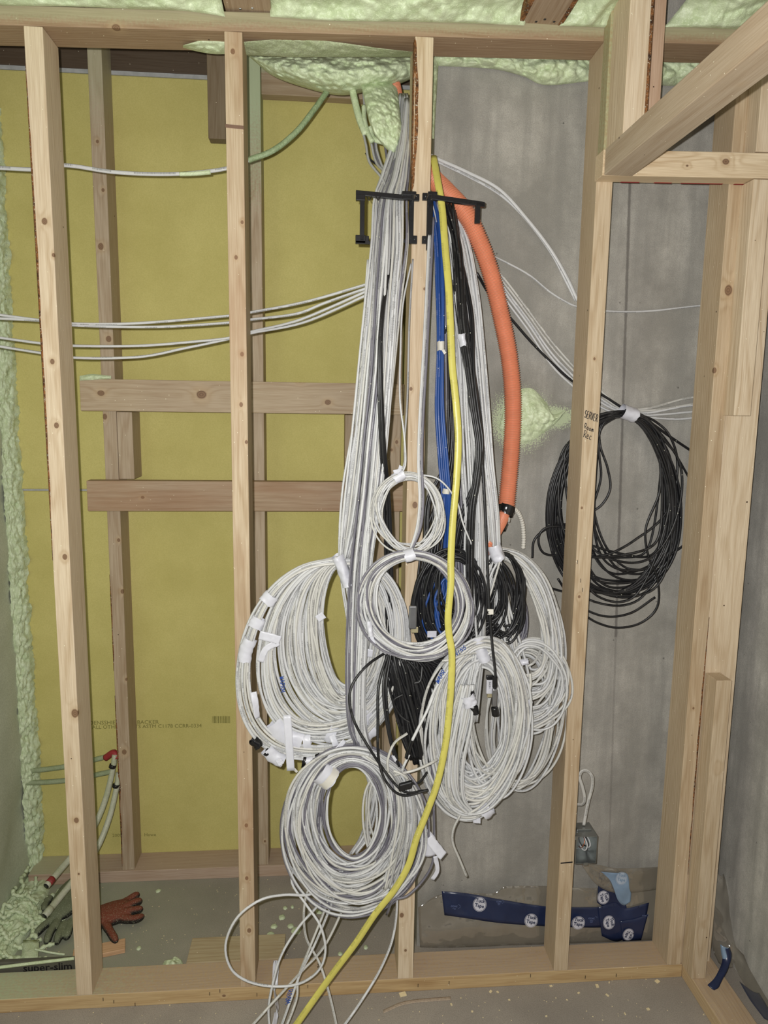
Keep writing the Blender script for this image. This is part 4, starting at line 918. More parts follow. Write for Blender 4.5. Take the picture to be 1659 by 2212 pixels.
wrap(e, [(890, 1598, -.145), (882, 1622, -.148), (878, 1638, -.15)], 4.5, .0048, BLACKT, 'black_tape', 46, n=6)
tube('cable', pxpath([(884, 1630, -.15), (872, 1655, -.15), (868, 1668, -.15)], 10), .003, WHITE, e)
for p in ([(852, 1674, -.15), (895, 1664, -.15), (928, 1650, -.14), (945, 1640, -.13)], [(880, 1584, -.14), (852, 1605, -.14), (838, 1640, -.14), (838, 1668, -.14)], [(850, 1665, -.15), (868, 1672, -.155), (880, 1682, -.15)]):
    tube('cable', pxpath(p, 24), .0030, CREAM, e)
# metal video plugs
a0 = at(1057, 1478, -.11)
tube('cable', pxpath([(978, 440, .03), (992, 560, -.01), (1000, 620, -.02), (1010, 700, -.04), (1030, 860, -.07), (1042, 1000, -.08), (1050, 1150, -.09), (1056, 1300, -.10), (1064, 1400, -.11), (1070, 1455, -.115), (1069, 1490, -.118)], 70), .0033, BLACK, e)
wrap(e, [(1069, 1462, -.118), (1069, 1484, -.118)], 5.5, .005, BLACKPL, 'strain_relief', 50, n=5, crump=.0)
board('cable_plug', (at(1063, 1500, -.118)[0], at(1073, 1500, -.118)[0]), (-.124, -.112), (at(1068, 1525, -.118)[2], at(1068, 1487, -.118)[2]), ALU, bev=.0025, parent=e)
pg = board('cable_plug', (at(1050, 1478, -.10)[0], at(1066, 1478, -.10)[0]), (-.107, -.097), (at(1058, 1497, -.1)[2], at(1058, 1466, -.1)[2]), plain('silver_plug_shell', (196, 196, 204), .35), bev=.002, parent=e)
board('plug_cap', (at(1050, 1462, -.10)[0], at(1066, 1462, -.10)[0]), (-.1075, -.0965), (at(1058, 1467, -.1)[2], at(1058, 1458, -.1)[2]), BLACKPL, bev=.002, parent=e)
board('plug_tip', (at(1052, 1500, -.10)[0], at(1063, 1500, -.10)[0]), (-.105, -.099), (at(1058, 1505, -.1)[2], at(1058, 1495, -.1)[2]), BRASS, bev=.0008, parent=e)
text('HDMI', 1058.5, 1480, -.1075, .0065, INKB, e, rot=90)
tube('plug_cap', pxpath([(1068, 1528, -.11), (1070, 1545, -.11)], 6), .008, BLACKPL, e)
flag(e, [(1053, 1322, -.11), (1066, 1322, -.112)], 12, PAPER); wrap(e, [(1057, 1316, -.106), (1058, 1326, -.106)], 4, .0045, PAPER, seed=9, n=4)
scribble('K', at(1053, 1326, -.114), (1, 0, 0), (0, 0, 1), .006, INKB, e, .0007)

e = empty('cable_coil', at(1140, 1330, .02), 'long white cable coil hanging under the orange conduit, right side', 'cable coil')
bundle(e, [(975, 450, 12, .07, .01), (1000, 530, 14, .05, .014), (1018, 640, 16, .02, .016), (1030, 760, 16, .0, .016), (1038, 880, 18, -.02, .016), (1048, 1000, 18, -.03, .016), (1060, 1100, 18, -.035, .014), (1068, 1190, 12, -.035, .012)], 20, [WHITE, WHITE, CREAM], seed=40, npts=70)
coil(e, 30, ((1078, 1204), (1145, 1450), 10, 55), ((1082, 1186), (1130, 1560), 22, 108), -.01, .018, [CREAM, WHITE], seed=41, jit=5, order=.6, r=.0032, tpow=.9)
bundle(e, [(1070, 1200, 16, -.04, .01), (1045, 1260, 22, -.045, .012), (1030, 1340, 20, -.05, .012), (1030, 1420, 14, -.05, .01)], 12, [WHITE, CREAM], seed=42, npts=30)
wrap(e, [(1066, 1176, -.045), (1070, 1192, -.045), (1078, 1208, -.045)], 15, .022, seed=51, crump=.08)
e = empty('cable_coil', at(1160, 1560, .0), 'loose white cable loops bulging out beside the handwritten stud', 'cable coil')
coil(e, 9, ((1140, 1400), (1130, 1540), 40, 68), ((1150, 1378), (1140, 1590), 60, 84), -.02, .018, [CREAM, WHITE], seed=43, jit=7, order=.4, r=.0032)
coil(e, 11, ((1130, 1420), (1110, 1680), 50, 60), ((1140, 1390), (1115, 1718), 70, 96), .0, .02, [CREAM, WHITE], seed=44, jit=7, order=.5, r=.0032)
wrap(e, [(1122, 1432, -.03), (1140, 1428, -.03)], 7, .01, seed=52)
e = empty('cable_coil', at(1120, 1320, .06), 'dark grey cable coil half hidden behind the right hand coils', 'cable coil')
coil(e, 16, ((1098, 1275), (1105, 1360), 16, 18), ((1092, 1262), (1105, 1400), 40, 44), .05, .016, [GREY], seed=45, jit=4, order=.6)
# blue hank
e = empty('cable_hank', at(950, 900, -.03), 'bright blue cables hanging beside the yellow cable', 'cable bundle')
bundle(e, [(930, 425, 8, .06, .008), (945, 500, 9, .02, .01), (951, 620, 9, -.01, .01), (952, 745, 6, -.03, .008), (950, 880, 8, -.045, .008), (958, 1000, 9, -.05, .008), (964, 1080, 8, -.05, .008), (962, 1160, 8, -.03, .008), (960, 1260, 8, -.035, .006), (950, 1370, 8, -.05, .006)], 6, [BLUE], r=.0033, seed=46, npts=60)
wrap(e, [(952, 738, -.03), (952, 758, -.03)], 8, .012, PAPER, seed=53, n=6, crump=.03); flag(e, [(957, 756, -.045), (962, 764, -.045)], 6, PAPER)
wrap(e, [(964, 1056, -.052), (963, 1066, -.052)], 8, .012, PAPER, seed=54, n=6, crump=.03)
coil(e, 3, ((960, 1250), (950, 1350), 8, 10), ((962, 1240), (940, 1390), 34, 20), -.065, .006, [BLUE], seed=55, jit=6, order=.3)
# tagged black pair and dark grey bundle
e = empty('cable_hank', at(1000, 750, -.03), 'black cables with a white tape tag, crossing the right white bundle', 'cable bundle')
bundle(e, [(962, 440, 10, .05, .01), (985, 520, 9, .02, .012), (994, 600, 10, -.02, .012), (1000, 700, 8, -.045, .01), (1012, 780, 10, -.06, .01), (1024, 880, 9, -.075, .01), (1035, 970, 8, -.085, .008), (1028, 1040, 8, -.085, .008), (1018, 1100, 8, -.085, .008), (1014, 1200, 8, -.085, .008), (1014, 1320, 6, -.08, .008), (1010, 1390, 6, -.07, .006)], 5, [BLACK], r=.0036, seed=47, npts=80)
bundle(e, [(995, 560, 4, .0, .006), (1018, 680, 4, -.04, .006), (1022, 800, 4, -.07, .006), (1034, 900, 4, -.085, .006), (1042, 960, 3, -.09, .004), (1030, 1040, 3, -.09, .004)], 2, [BLACK], r=.0036, seed=147, npts=50)
wrap(e, [(997, 722, -.055), (1001, 748, -.055)], 9, .012, TAPEW, seed=56, n=8, crump=.12)
e = empty('cable_hank', at(970, 700, .0), 'dark grey cables hanging behind the yellow cable', 'cable bundle')
bundle(e, [(940, 430, 8, .07, .01), (962, 520, 12, .05, .012), (970, 640, 10, .03, .01), (970, 780, 9, .02, .01), (975, 900, 10, .01, .01), (985, 1010, 10, .0, .01), (992, 1120, 10, -.01, .01), (1000, 1240, 16, -.02, .01), (1010, 1320, 16, -.02, .01)], 7, [GREY], r=.0032, seed=48, npts=60)
wrap(e, [(963, 705, .015), (964, 722, .015)], 9, .014, BLACKT, 'black_tape', 57, n=6); wrap(e, [(997, 1022, -.02), (998, 1040, -.02)], 6, .01, BLACKT, 'black_tape', 58, n=6)

# --- yellow cable
YP = [(936, 338, .02), (947, 400, -.03), (955, 450, -.04), (962, 540, -.07), (969, 620, -.09), (973, 700, -.10), (977, 790, -.11), (985, 870, -.12), (990, 950, -.125), (986, 1040, -.13), (978, 1130, -.135), (974, 1210, -.14), (974, 1260, -.145), (968, 1330, -.15), (970, 1370, -.15), (976, 1410, -.155), (975, 1470, -.16), (970, 1540, -.16), (962, 1610, -.165), (945, 1690, -.17), (920, 1760, -.175), (900, 1810, -.18), (882, 1870, -.18), (850, 1925, -.185), (810, 1975, -.19), (770, 2035, -.195), (725, 2095, -.20), (685, 2150, -.205), (632, 2225, -.22), flo(585, 2290, .006), flo(500, 2390, .006), flo(380, 2460, .006)]
V = pxpath(YP, 220)
o = tube('yellow_cable', V, .0078, YELLOW, None, ry=.0038, sides=14); tag(o, 'long flat yellow electrical cable hanging in front of everything down to the floor', 'cable')
# --- flat whites and single runs
def run(pts, lab, mat=WHITE, r=.003, ry=None, n=60, group=None, name='wall_cable', sides=8):
    o = tube(name, pxpath(pts, n), r, mat, None, ry=ry, sides=sides); return tag(o, lab, 'cable', group)
run([(-40, 360, .105), (75, 366, .105), (140, 357, .105), (240, 371, .11), (330, 376, .11), (410, 374, .11), (488, 364, .11), (540, 345, .12)], 'flat white cable crossing above the others through the left studs', r=.0045, ry=.0028)
o = run([(388, 376, .109), (420, 375, .109), (455, 372, .109)], 'foam lump coating the top white cable left of the banded stud', FOAM, .0052, .005, name='foam_coating', n=20)
o['category'] = 'spray foam'
o = run([(536, 346, .12), (590, 325, .13), (640, 285, .15), (680, 235, .18), (712, 190, .22)], 'foam coated cable rising steeply to the green foam mass', FOAMCABLE, .0068, name='foam_coated_cable', n=40)
for k, (p) in enumerate(([(-40, 675, .11), (90, 692, .105), (160, 699, .105), (300, 698, .105), (495, 682, .105), (545, 674, .10), (660, 652, .06), (800, 612, .0), (850, 600, .02)],
    [(-40, 686, .11), (90, 693, .108), (160, 703, .108), (340, 706, .108), (495, 697, .108), (545, 690, .10), (640, 678, .06), (700, 655, .04), (800, 620, .0), (850, 606, .02)],
    [(-40, 724, .11), (92, 742, .105), (162, 747, .105), (300, 747, .105), (420, 738, .105), (495, 730, .105), (545, 716, .10), (650, 690, .05), (800, 626, .0), (850, 612, .02)],
    [(-40, 742, .11), (92, 763, .105), (165, 773, .105), (300, 771, .105), (400, 752, .105), (495, 732, .108), (545, 719, .10), (660, 695, .06), (800, 634, .0), (850, 616, .02)])):
    run(p, ['top one of the four thin white cables crossing the left studs', 'second of the four thin white cables crossing the left studs', 'third of the four thin white cables crossing the left studs', 'lowest of the four thin white cables crossing the left studs'][k], r=.0032, group='thin white cables crossing the left studs')
run([(925, 332, .06), (945, 343, .10), (1010, 372, .12), (1080, 410, .13), (1140, 475, .14), (1190, 540, .145), (1225, 600, .145), (1248, 650, .145)], 'flat white cable arching over the bare concrete, outer one', r=.0042, ry=.0026)
run([(925, 336, .07), (945, 349, .11), (1010, 380, .13), (1080, 420, .14), (1135, 472, .147), (1190, 545, .149), (1222, 606, .149), (1244, 650, .149)], 'flat white cable arching over the bare concrete, inner one', r=.0036, ry=.0022)
run([(1030, 540, .08), (1075, 558, .13), (1140, 592, .145), (1190, 632, .147), (1245, 662, .147), (1310, 672, .147), (1400, 672, .147), (1515, 660, .147), (1600, 655, .147), (1700, 650, .147)], 'single white cable running level across the concrete behind the right studs', r=.0026)
for k, (d, mt) in enumerate(((0, CREAM), (9, CREAM), (20, WHITE), (28, WHITE), (40, WHITE))):
    run([(1040, 545 + d * .4, .06), (1080, 590 + d, .11), (1140, 668 + d * 1.1, .13), (1190, 735 + d * 1.3, .14), (1240, 792 + d * 1.1, .142), (1295, 842 + d * .9, .144), (1345, 880 + d * .4, .143), (1400, 892 + (k - 2) * 5, .145), (1500, [858, 872, 876, 889, 902][k], .147), (1600, [868, 852, 890, 880, 862][k], .147), (1700, [845, 838, 860, 846, 852][k], .147)],
        ['uppermost', 'second highest', 'middle', 'fourth', 'lowest'][k] + ' of five white cables slanting across the concrete to the black coil', mt, .003, group='white cables slanting across the concrete')
run([(1030, 590, .06), (1060, 640, .10), (1105, 690, .12), (1160, 752, .135), (1235, 822, .142), (1295, 850, .142), (1340, 878, .14), (1400, 910, .137), (1450, 945, .14), (1495, 975, .143), (1560, 1015, .145), (1612, 1046, .147), (1700, 1080, .147)], 'black cable slanting down the concrete behind the right studs', BLACK, .0034)
run([(1380, 902, .135), (1420, 930, .14), (1452, 970, .143), (1490, 1035, .146), (1520, 1090, .147)], 'short black cable leaving the black coil towards the corner stud', BLACK, .003)
# --- big black coil on the concrete
e = empty('cable_coil', at(1320, 1100, .125), 'big loose black cable coil on the concrete behind the handwritten stud', 'cable coil')
coil(e, 14, ((1335, 900), (1350, 1235), 60, 105), ((1345, 890), (1330, 1300), 150, 120), .124, .016, [BLACK], r=.0031, seed=60, jit=9, order=.75, tpow=.8)
coil(e, 5, ((1350, 900), (1330, 1180), 90, 100), ((1350, 892), (1320, 1230), 130, 112), .124, .016, [BLACK], r=.0031, seed=61, jit=16, order=.4, tpow=.8)
bundle(e, [(1352, 893, 8, .118, .008), (1395, 922, 10, .115, .01), (1430, 980, 12, .115, .01), (1452, 1050, 14, .116, .01), (1455, 1120, 16, .118, .01), (1440, 1190, 20, .12, .01), (1400, 1250, 24, .12, .01), (1340, 1280, 22, .122, .008), (1260, 1262, 20, .122, .008), (1205, 1180, 20, .124, .008), (1198, 1080, 18, .124, .008), (1225, 990, 16, .122, .008), (1270, 925, 12, .12, .008), (1345, 893, 8, .118, .006)], 14, [BLACK], r=.0031, seed=62, npts=70)
for p in ([(1345, 893, .12), (1300, 915, .118), (1296, 960, .118), (1312, 1010, .118), (1318, 1055, .118), (1300, 1090, .12), (1270, 1110, .125)], [(1345, 893, .12), (1298, 925, .118), (1294, 975, .118), (1298, 1030, .12), (1285, 1080, .125), (1270, 1130, .125)],
          [(1250, 1130, .12), (1190, 1138, .12), (1155, 1165, .12), (1150, 1205, .12)], [(1238, 1136, .11), (1180, 1140, .115), (1163, 1165, .118), (1175, 1195, .118), (1215, 1198, .12), (1250, 1180, .12)],
          [(1425, 980, .11), (1425, 1060, .11), (1395, 1140, .11), (1400, 1200, .11), (1420, 1250, .11), (1420, 1310, .115), (1385, 1345, .12), (1335, 1356, .12), (1290, 1345, .12), (1250, 1320, .12)],
          [(1477, 1178, .12), (1440, 1205, .12), (1400, 1240, .12), (1330, 1290, .12)], [(1170, 1262, .11), (1195, 1272, .12), (1225, 1280, .12)], [(1205, 1250, .11), (1240, 1300, .12), (1300, 1330, .12), (1360, 1325, .12), (1415, 1290, .12)]):
    tube('cable', pxpath(p, 50), .0031, BLACK, e)
wrap(e, [(1343, 888, .117), (1372, 898, .117)], 15, .024, seed=63, n=10, crump=.06)

# --- orange conduit with its ridges
def conduit(pts, r0, pitch, name, parent, flatk=1.0):
    P = pxpath(pts, 400); L = np.r_[0, np.cumsum(np.linalg.norm(np.diff(P, axis=0), axis=1))]
    nr = int(L[-1] / pitch); s = np.linspace(0, L[-1], nr * 6 + 1)
    Q = np.stack([np.interp(s, L, P[:, k]) for k in range(3)], 1)
    ph = (s / pitch) % 1.0
    rr = r0 * (1 - .15 * (np.clip(np.cos(2 * np.pi * ph) * 1.6, -1, 1) * .5 + .5))
    return tube(name, Q, rr, ORANGE, parent, sides=28, caps=True)
e = empty('corrugated_conduit', at(1100, 900, .06), 'thick orange corrugated conduit curving down in front of the concrete', 'conduit')
conduit([(905, 325, .135), (930, 378, .11), (965, 415, .075), (1005, 460, .05), (1035, 520, .045), (1060, 590, .05), (1082, 680, .06), (1098, 760, .07), (1106, 830, .075), (1108, 900, .08), (1104, 980, .08), (1098, 1050, .075), (1094, 1096, .07)], .0215, .0054, 'conduit_tube', e)
conduit([(1092, 1090, .07), (1085, 1120, .05), (1068, 1152, .0), (1054, 1176, -.03), (1036, 1210, -.04)], .0150, .0045, 'conduit_tube', e)
conduit([(852, 175, .22), (860, 215, .19), (866, 262, .17), (876, 300, .15)], .013, .0045, 'conduit_tube', e)
wrap(e, [(1096, 1092, .068), (1090, 1112, .063)], 18, .021, BLACKT, 'black_tape', 64, crump=.05); wrap(e, [(1084, 1128, .058), (1078, 1142, .053)], 14, .017, BLACKT, 'black_tape', 65, crump=.05)
wrap(e, [(1088, 1116, .061), (1086, 1122, .059)], 15.5, .0165, PAPER, 'tape', 66, n=5, crump=.03)
RS = pxpath([(1104, 1096, .085), (1118, 1106, .10), (1128, 1130, .115), (1131, 1160, .125), (1130, 1185, .13)], 90)
kk = np.arange(90); o = tube('pull_rope', RS, .0056 * (1 + .16 * np.sin(kk * 1.4)), PAPER, e, sides=10)

# --- black bracket rings on the middle stud
def ring(lab, S, tabs):
    e = empty('cable_ring', at(*S[0]), lab, 'bracket', 'black cable rings on the middle stud')
    return e
def bar(e, u0, v0, u1, v1, y0, y1, name='ring_bar', th=.006, slope=0):
    p = at(u0, v0, y0); q = at(u1, v1, y0); b0 = at(u0, v1, y0)
    return board(name, (p[0], q[0]), (y0, y1), (b0[2], p[2]), BLACKPL, bev=.001, parent=e, zs=slope)
e = ring('black plastic cable ring left of the middle stud', [(838, 470, -.01)], 0)
bar(e, 769, 410, 878, 421, -.045, -.034, slope=-.055); bar(e, 769, 419, 789, 432, -.0455, -.034, 'ring_corner'); bar(e, 778, 425, 787, 520, -.045, -.035)
bar(e, 768, 507, 790, 525, -.045, -.036, 'ring_corner'); bar(e, 768, 519, 800, 526, -.045, -.036); bar(e, 790, 509, 797, 521, -.045, -.040, 'ring_clip')
bar(e, 870, 415, 890, 430, -.046, -.034, 'ring_corner'); bar(e, 884, 418, 906, 433, -.009, -.001, 'mounting_tab'); bar(e, 882, 508, 901, 526, -.009, -.001, 'mounting_tab'); bar(e, 884, 430, 893, 515, -.012, -.004)
bar(e, 869, 412, 899, 420, -.05, -.001, 'ring_arm'); bar(e, 865, 516, 884, 524, -.012, -.004, 'ring_arm')
tube('ring_clip', pxpath([(792, 424, -.047), (797, 433, -.047), (803, 424, -.047)], 10), .001, BLACKPL, e); tube('ring_clip', pxpath([(812, 424, -.047), (816, 432, -.047), (822, 424, -.047)], 10), .001, BLACKPL, e)
e = ring('black plastic cable ring right of the middle stud', [(975, 460, -.01)], 0)
bar(e, 932, 419, 1047, 430, -.045, -.035, slope=-.10)
bar(e, 1029, 436, 1048, 446, -.045, -.036, 'ring_corner'); bar(e, 1027, 444, 1037, 482, -.045, -.037); bar(e, 1014, 436, 1026, 442, -.046, -.043, 'ring_clip')
bar(e, 913, 416, 935, 432, -.009, -.001, 'mounting_tab'); bar(e, 912, 509, 931, 526, -.009, -.001, 'mounting_tab'); bar(e, 923, 430, 933, 540, -.011, -.003)
bar(e, 925, 413, 945, 421, -.045, -.001, 'ring_arm')
for (par, u, v) in ((0, 899, 424), (0, 895, 517), (1, 919, 424), (1, 917, 517)):
    ob = [x for x in COL.objects if x.name.startswith('cable_ring')][par]
    tube('screw', pxpath([(u, v, -.0105), (u + .5, v, -.009)], 3), .0012, METAL, ob)
    
# --- cables half covered in foam at the entry
for k, (p, mt, r) in enumerate((([(762, 190, .20), (768, 230, .18), (780, 270, .15), (790, 310, .12), (798, 350, .09), (825, 385, .05), (840, 420, .03)], MIDGREY, .003), ([(785, 200, .2), (790, 260, .16), (800, 300, .13), (812, 350, .10), (830, 370, .06)], MIDGREY, .003),
    ([(800, 230, .18), (806, 280, .15), (812, 330, .12), (822, 362, .09), (838, 366, .07)], GREY, .0028), ([(826, 250, .16), (830, 300, .14), (836, 345, .12), (840, 380, .08)], GREY, .003), ([(790, 330, .11), (800, 345, .11), (830, 366, .09)], BLACK, .0025), ([(815, 260, .16), (812, 310, .13), (822, 350, .1), (842, 395, .06)], MIDGREY, .003))):
    run(p, ['leftmost thin grey cable', 'second thin grey cable from the left', 'dark grey looping cable', 'rightmost thin grey cable', 'thin black cable', 'middle thin grey cable'][k] + ' emerging under the foam tongue', mt, r, n=36, group='cables emerging from the foam tongue')
run([(760, 186, .19), (766, 215, .175), (776, 255, .15), (790, 290, .13)], 'foam coated strand hanging at the left edge of the foam tongue', FOAM, .0085, .007, name='foam_strand', n=30)
run([(786, 230, .165), (788, 262, .145), (797, 292, .125), (804, 306, .115)], 'foam coated strand beside the leftmost strand', FOAM, .006, .006, name='foam_strand', n=30)
run([(800, 275, .135), (806, 298, .125), (825, 306, .115), (850, 312, .105)], 'foam coated strand bending right under the foam tongue', FOAM, .0065, .006, name='foam_strand', n=30)

# ------------------------------------------------------------------ pipes at the lower left
PIPE = foam_mat('overspray_pipe', (160, 172, 140), .25, .5, .3); PIPEW = foam_mat('dusty_pipe', (196, 198, 178), .25, .45, .2)
e = empty('water_pipe', at(200, 1740, .45), 'dusty white pipe with a red mark and an open end on the floor', 'pipe')
tube('pipe', np.vstack([catmull([at(40, 1668, .54), at(140, 1656, .54), at(232, 1634, .53)], 20)]), .0080, PIPE, e, sides=14)
PT = catmull([at(248, 1630, .50), at(243, 1665, .49), at(225, 1735, .47), at(195, 1800, .43), at(150, 1856, .38), at(100, 1914, .29)], 50)
tube('pipe', PT, np.linspace(.0082, .0098, 50), PIPEW, e, sides=16)
o = tube('red_collar', PT[-4:-1] , .0106, plain('red_pipe_mark', (140, 48, 48), .6, var=.4, scale=150), e, sides=16)
d = PT[-1] - PT[-2]; d /= np.linalg.norm(d); tube('bore_shade_disc', np.array([PT[-1] - d * .001, PT[-1] + d * .0006]), .0084, BLACKPL, e, sides=16)  # solid black disc, painted-in shade of the hollow pipe mouth
tube('elbow_fitting', catmull([at(228, 1637, .52), at(246, 1626, .51), at(252, 1640, .50)], 12), .0105, plain('red_fitting', (150, 46, 50), .5), e, sides=14)
tube('clamp_ring', pxpath([(244, 1652, .49), (242, 1658, .49)], 4), .0105, BLACKPL, e, sides=14)
e = empty('water_pipe', at(200, 1780, .45), 'dusty white pipe with an open black end lying nearest the glove', 'pipe')
tube('pipe', catmull([at(40, 1692, .54), at(140, 1686, .54), at(245, 1666, .53)], 20), .0080, PIPE, e, sides=14)
PT = catmull([at(256, 1668, .505), at(252, 1700, .49), at(235, 1770, .46), at(205, 1840, .41), at(150, 1913, .34), at(96, 1979, .25)], 50)
tube('pipe', PT, np.linspace(.0082, .0098, 50), PIPEW, e, sides=16)
tube('collar', PT[-4:-1], .0106, PIPEW, e, sides=16)
d = PT[-1] - PT[-2]; d /= np.linalg.norm(d); tube('bore_shade_disc', np.array([PT[-1] - d * .001, PT[-1] + d * .0006]), .0084, BLACKPL, e, sides=16)  # black disc again stands for the shade inside this pipe
tube('clamp_ring', pxpath([(251, 1694, .49), (250, 1700, .49)], 4), .0105, BLACKPL, e, sides=14)

# ------------------------------------------------------------------ gloves
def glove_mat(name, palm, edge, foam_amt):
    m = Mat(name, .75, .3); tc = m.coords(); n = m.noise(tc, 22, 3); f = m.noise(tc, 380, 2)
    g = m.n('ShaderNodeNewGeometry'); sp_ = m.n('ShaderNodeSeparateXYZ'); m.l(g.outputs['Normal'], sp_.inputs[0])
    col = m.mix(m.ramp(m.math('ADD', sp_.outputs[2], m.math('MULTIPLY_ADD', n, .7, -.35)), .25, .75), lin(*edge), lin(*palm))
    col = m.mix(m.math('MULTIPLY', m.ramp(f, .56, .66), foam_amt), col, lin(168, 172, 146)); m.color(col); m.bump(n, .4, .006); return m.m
def glove(name, wrist, palm, fingers, mat, lab, rp=.026):
    """wrist, palm: floor-plane points; fingers: lists of points with radii, fused into one skin by voxel remesh"""
    Vs, Fs, off = [], [], 0
    parts = [(catmull([wrist, (np.array(wrist) + palm) / 2, palm], 14), rp * np.array([.62, .74, .84, .92, .98, 1, 1, 1, .99, .97, .92, .84, .68, .4]), .5)]
    for f, r in fingers: parts.append((catmull(f, 12), np.array([r * 1.1] * 4 + [r] * 5 + [r * .95, r * .8, r * .45]), 1.0))
    for P, rr, k in parts:
        T = np.gradient(P, axis=0); T /= np.linalg.norm(T, axis=1)[:, None]
        B = np.cross(T, np.array([0, 0, 1.0])); B /= np.linalg.norm(B, axis=1)[:, None]; N = np.cross(B, T)
        a = np.linspace(0, 2 * np.pi, 14, endpoint=False)
        V = (P[:, None] + B[:, None] * (np.cos(a)[None, :, None] * rr[:, None, None]) + N[:, None] * (np.sin(a)[None, :, None] * rr[:, None, None] * k)).reshape(-1, 3)
        n = len(P); i = np.arange(n - 1)[:, None]; j = np.arange(14)[None, :]
        F = [tuple(x) for x in np.stack([i * 14 + j, i * 14 + (j + 1) % 14, (i + 1) * 14 + (j + 1) % 14, (i + 1) * 14 + j], -1).reshape(-1, 4) + off]
        F += [tuple((np.arange(14)[::-1] + off)), tuple(np.arange(14) + (n - 1) * 14 + off)]
        Vs.append(V); Fs += [tuple(int(q) for q in f) for f in F]; off += len(V)
    V = np.vstack(Vs); c = V.mean(0)
    me = bpy.data.meshes.new(name); me.from_pydata([tuple(v) for v in (V - c)], [], Fs); me.materials.append(mat)
    o = bpy.data.objects.new(name, me); COL.objects.link(o); o.location = Vector(c)
    md = o.modifiers.new('fuse', 'REMESH'); md.mode = 'VOXEL'; md.voxel_size = .0022; md.use_smooth_shade = True
    ms = o.modifiers.new('soften', 'SMOOTH'); ms.iterations = 6; ms.factor = .6
    return tag(o, lab, 'glove')
Z = lambda u, v, z=.02: np.array(atz(u, v, z))
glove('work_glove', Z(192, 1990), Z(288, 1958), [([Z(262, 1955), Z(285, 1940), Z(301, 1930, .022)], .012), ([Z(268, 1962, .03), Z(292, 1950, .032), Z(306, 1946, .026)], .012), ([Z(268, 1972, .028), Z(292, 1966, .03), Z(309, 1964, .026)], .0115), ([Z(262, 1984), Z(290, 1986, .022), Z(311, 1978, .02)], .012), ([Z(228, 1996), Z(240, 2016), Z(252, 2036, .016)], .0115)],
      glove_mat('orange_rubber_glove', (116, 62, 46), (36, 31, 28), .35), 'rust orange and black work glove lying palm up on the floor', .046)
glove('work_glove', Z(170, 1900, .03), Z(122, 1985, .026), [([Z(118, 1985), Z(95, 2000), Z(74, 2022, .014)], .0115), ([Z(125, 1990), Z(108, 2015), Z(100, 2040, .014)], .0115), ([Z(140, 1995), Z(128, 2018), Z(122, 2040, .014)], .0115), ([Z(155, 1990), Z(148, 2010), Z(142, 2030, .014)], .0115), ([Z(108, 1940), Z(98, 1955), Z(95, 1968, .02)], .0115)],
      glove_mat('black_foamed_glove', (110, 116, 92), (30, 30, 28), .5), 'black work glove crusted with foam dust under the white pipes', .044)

# ------------------------------------------------------------------ things on the floor
o = board('plank_offcut', (.247, .508), (.112, .205), (.0005, .0195), wood('x', (190, 176, 146), [(-.02, .03, .003)], rings=200)); tag(o, 'flat pale offcut plank lying on the floor behind the floor plate', 'offcut')
o = board('plank_offcut', (-.07, .065), (.165, .208), (.0005, .014), wood('x', (214, 176, 140), rings=400)); tag(o, 'splintered offcut on the floor under the orange glove', 'offcut'); o.rotation_euler = (0, 0, R(14))
p0, p1 = at(-30, 2078, .12), at(165, 2078, .10)
o = board('pipe_insulation', (-.235, -.002), (.094, .108), (.018, .062), plain('dark_grey_carton', (84, 82, 72), .7), bev=.003); tag(o, 'dark grey printed strip of carton behind the floor plate at the left', 'carton')
text('super-slim', 103, 2090, .0935, .030, INKB, o, bold=.0004)
tube('foam_scrap', pxpath([(-20, 2092, .09), (60, 2082, .09), (160, 2070, .09)], 20), .004, FOAM, o)
# foam string and small wood bits
run([(75, 2050, .16), (110, 2058, .17), (140, 2062, .17)], 'thin foam string trailing over the floor at the left', FOAM, .003, name='foam_string', n=16)
G = np.array([[atz(50 + 35 * i / 3 - 4 * j / 5, 2030 + 42 * j / 5, .03 + .004 * ((i + j) % 2)) for i in range(4)] for j in range(6)])
o = grid_mesh('foam_slab', G, FOAM, None, back=(0, 0, -.012)); tag(o, 'small upright slab of pale foam beside the black glove', 'foam waste')
rr = random.Random(12); n = 0
CH = [(1290, 2130, 8), (1312, 2150, 7), (1190, 2130, 6), (1060, 2142, 6), (1075, 2143, 5), (975, 2170, 5), (1250, 2145, 5), (1420, 2120, 9), (1100, 2160, 4), (870, 2148, 14), (1316, 2122, 4), (1225, 2160, 4), (1400, 2180, 6), (1350, 2190, 5), (1020, 2185, 4), (1180, 2195, 4)]
chip = plain('pale_sawdust', (226, 210, 170), .8, var=.1)
bmc = bmesh.new()
for k in range(420):
    if k < len(CH): u, v, sz_ = CH[k]; q = atz(u, v, .001); w = sz_ / 1600
    else:
        if k % 3: q = (rr.uniform(-.3, 1.62), -rr.uniform(.01, .42), 0)
        else: q = (rr.uniform(-.2, .86), rr.uniform(.1, .47), 0)
        w = rr.uniform(.0006, .0016)
    a = rr.uniform(0, 3.14); ca, sa = math.cos(a) * w, math.sin(a) * w; asp = rr.uniform(.4, .9)
    t_ = [bmc.verts.new((q[0] + dx * ca - dy * sa * asp, q[1] + dx * sa + dy * ca * asp, z_)) for z_ in (.0003, .0003 + min(.002, w * .6)) for dx, dy in ((-1, -1), (1, -1), (1, 1), (-1, 1))]
    for f in ((4, 5, 6, 7), (0, 1, 5, 4), (1, 2, 6, 5), (2, 3, 7, 6), (3, 0, 4, 7)): bmc.faces.new([t_[i_] for i_ in f])
me = bpy.data.meshes.new('sawdust'); bmc.to_mesh(me); bmc.free(); me.materials.append(chip)
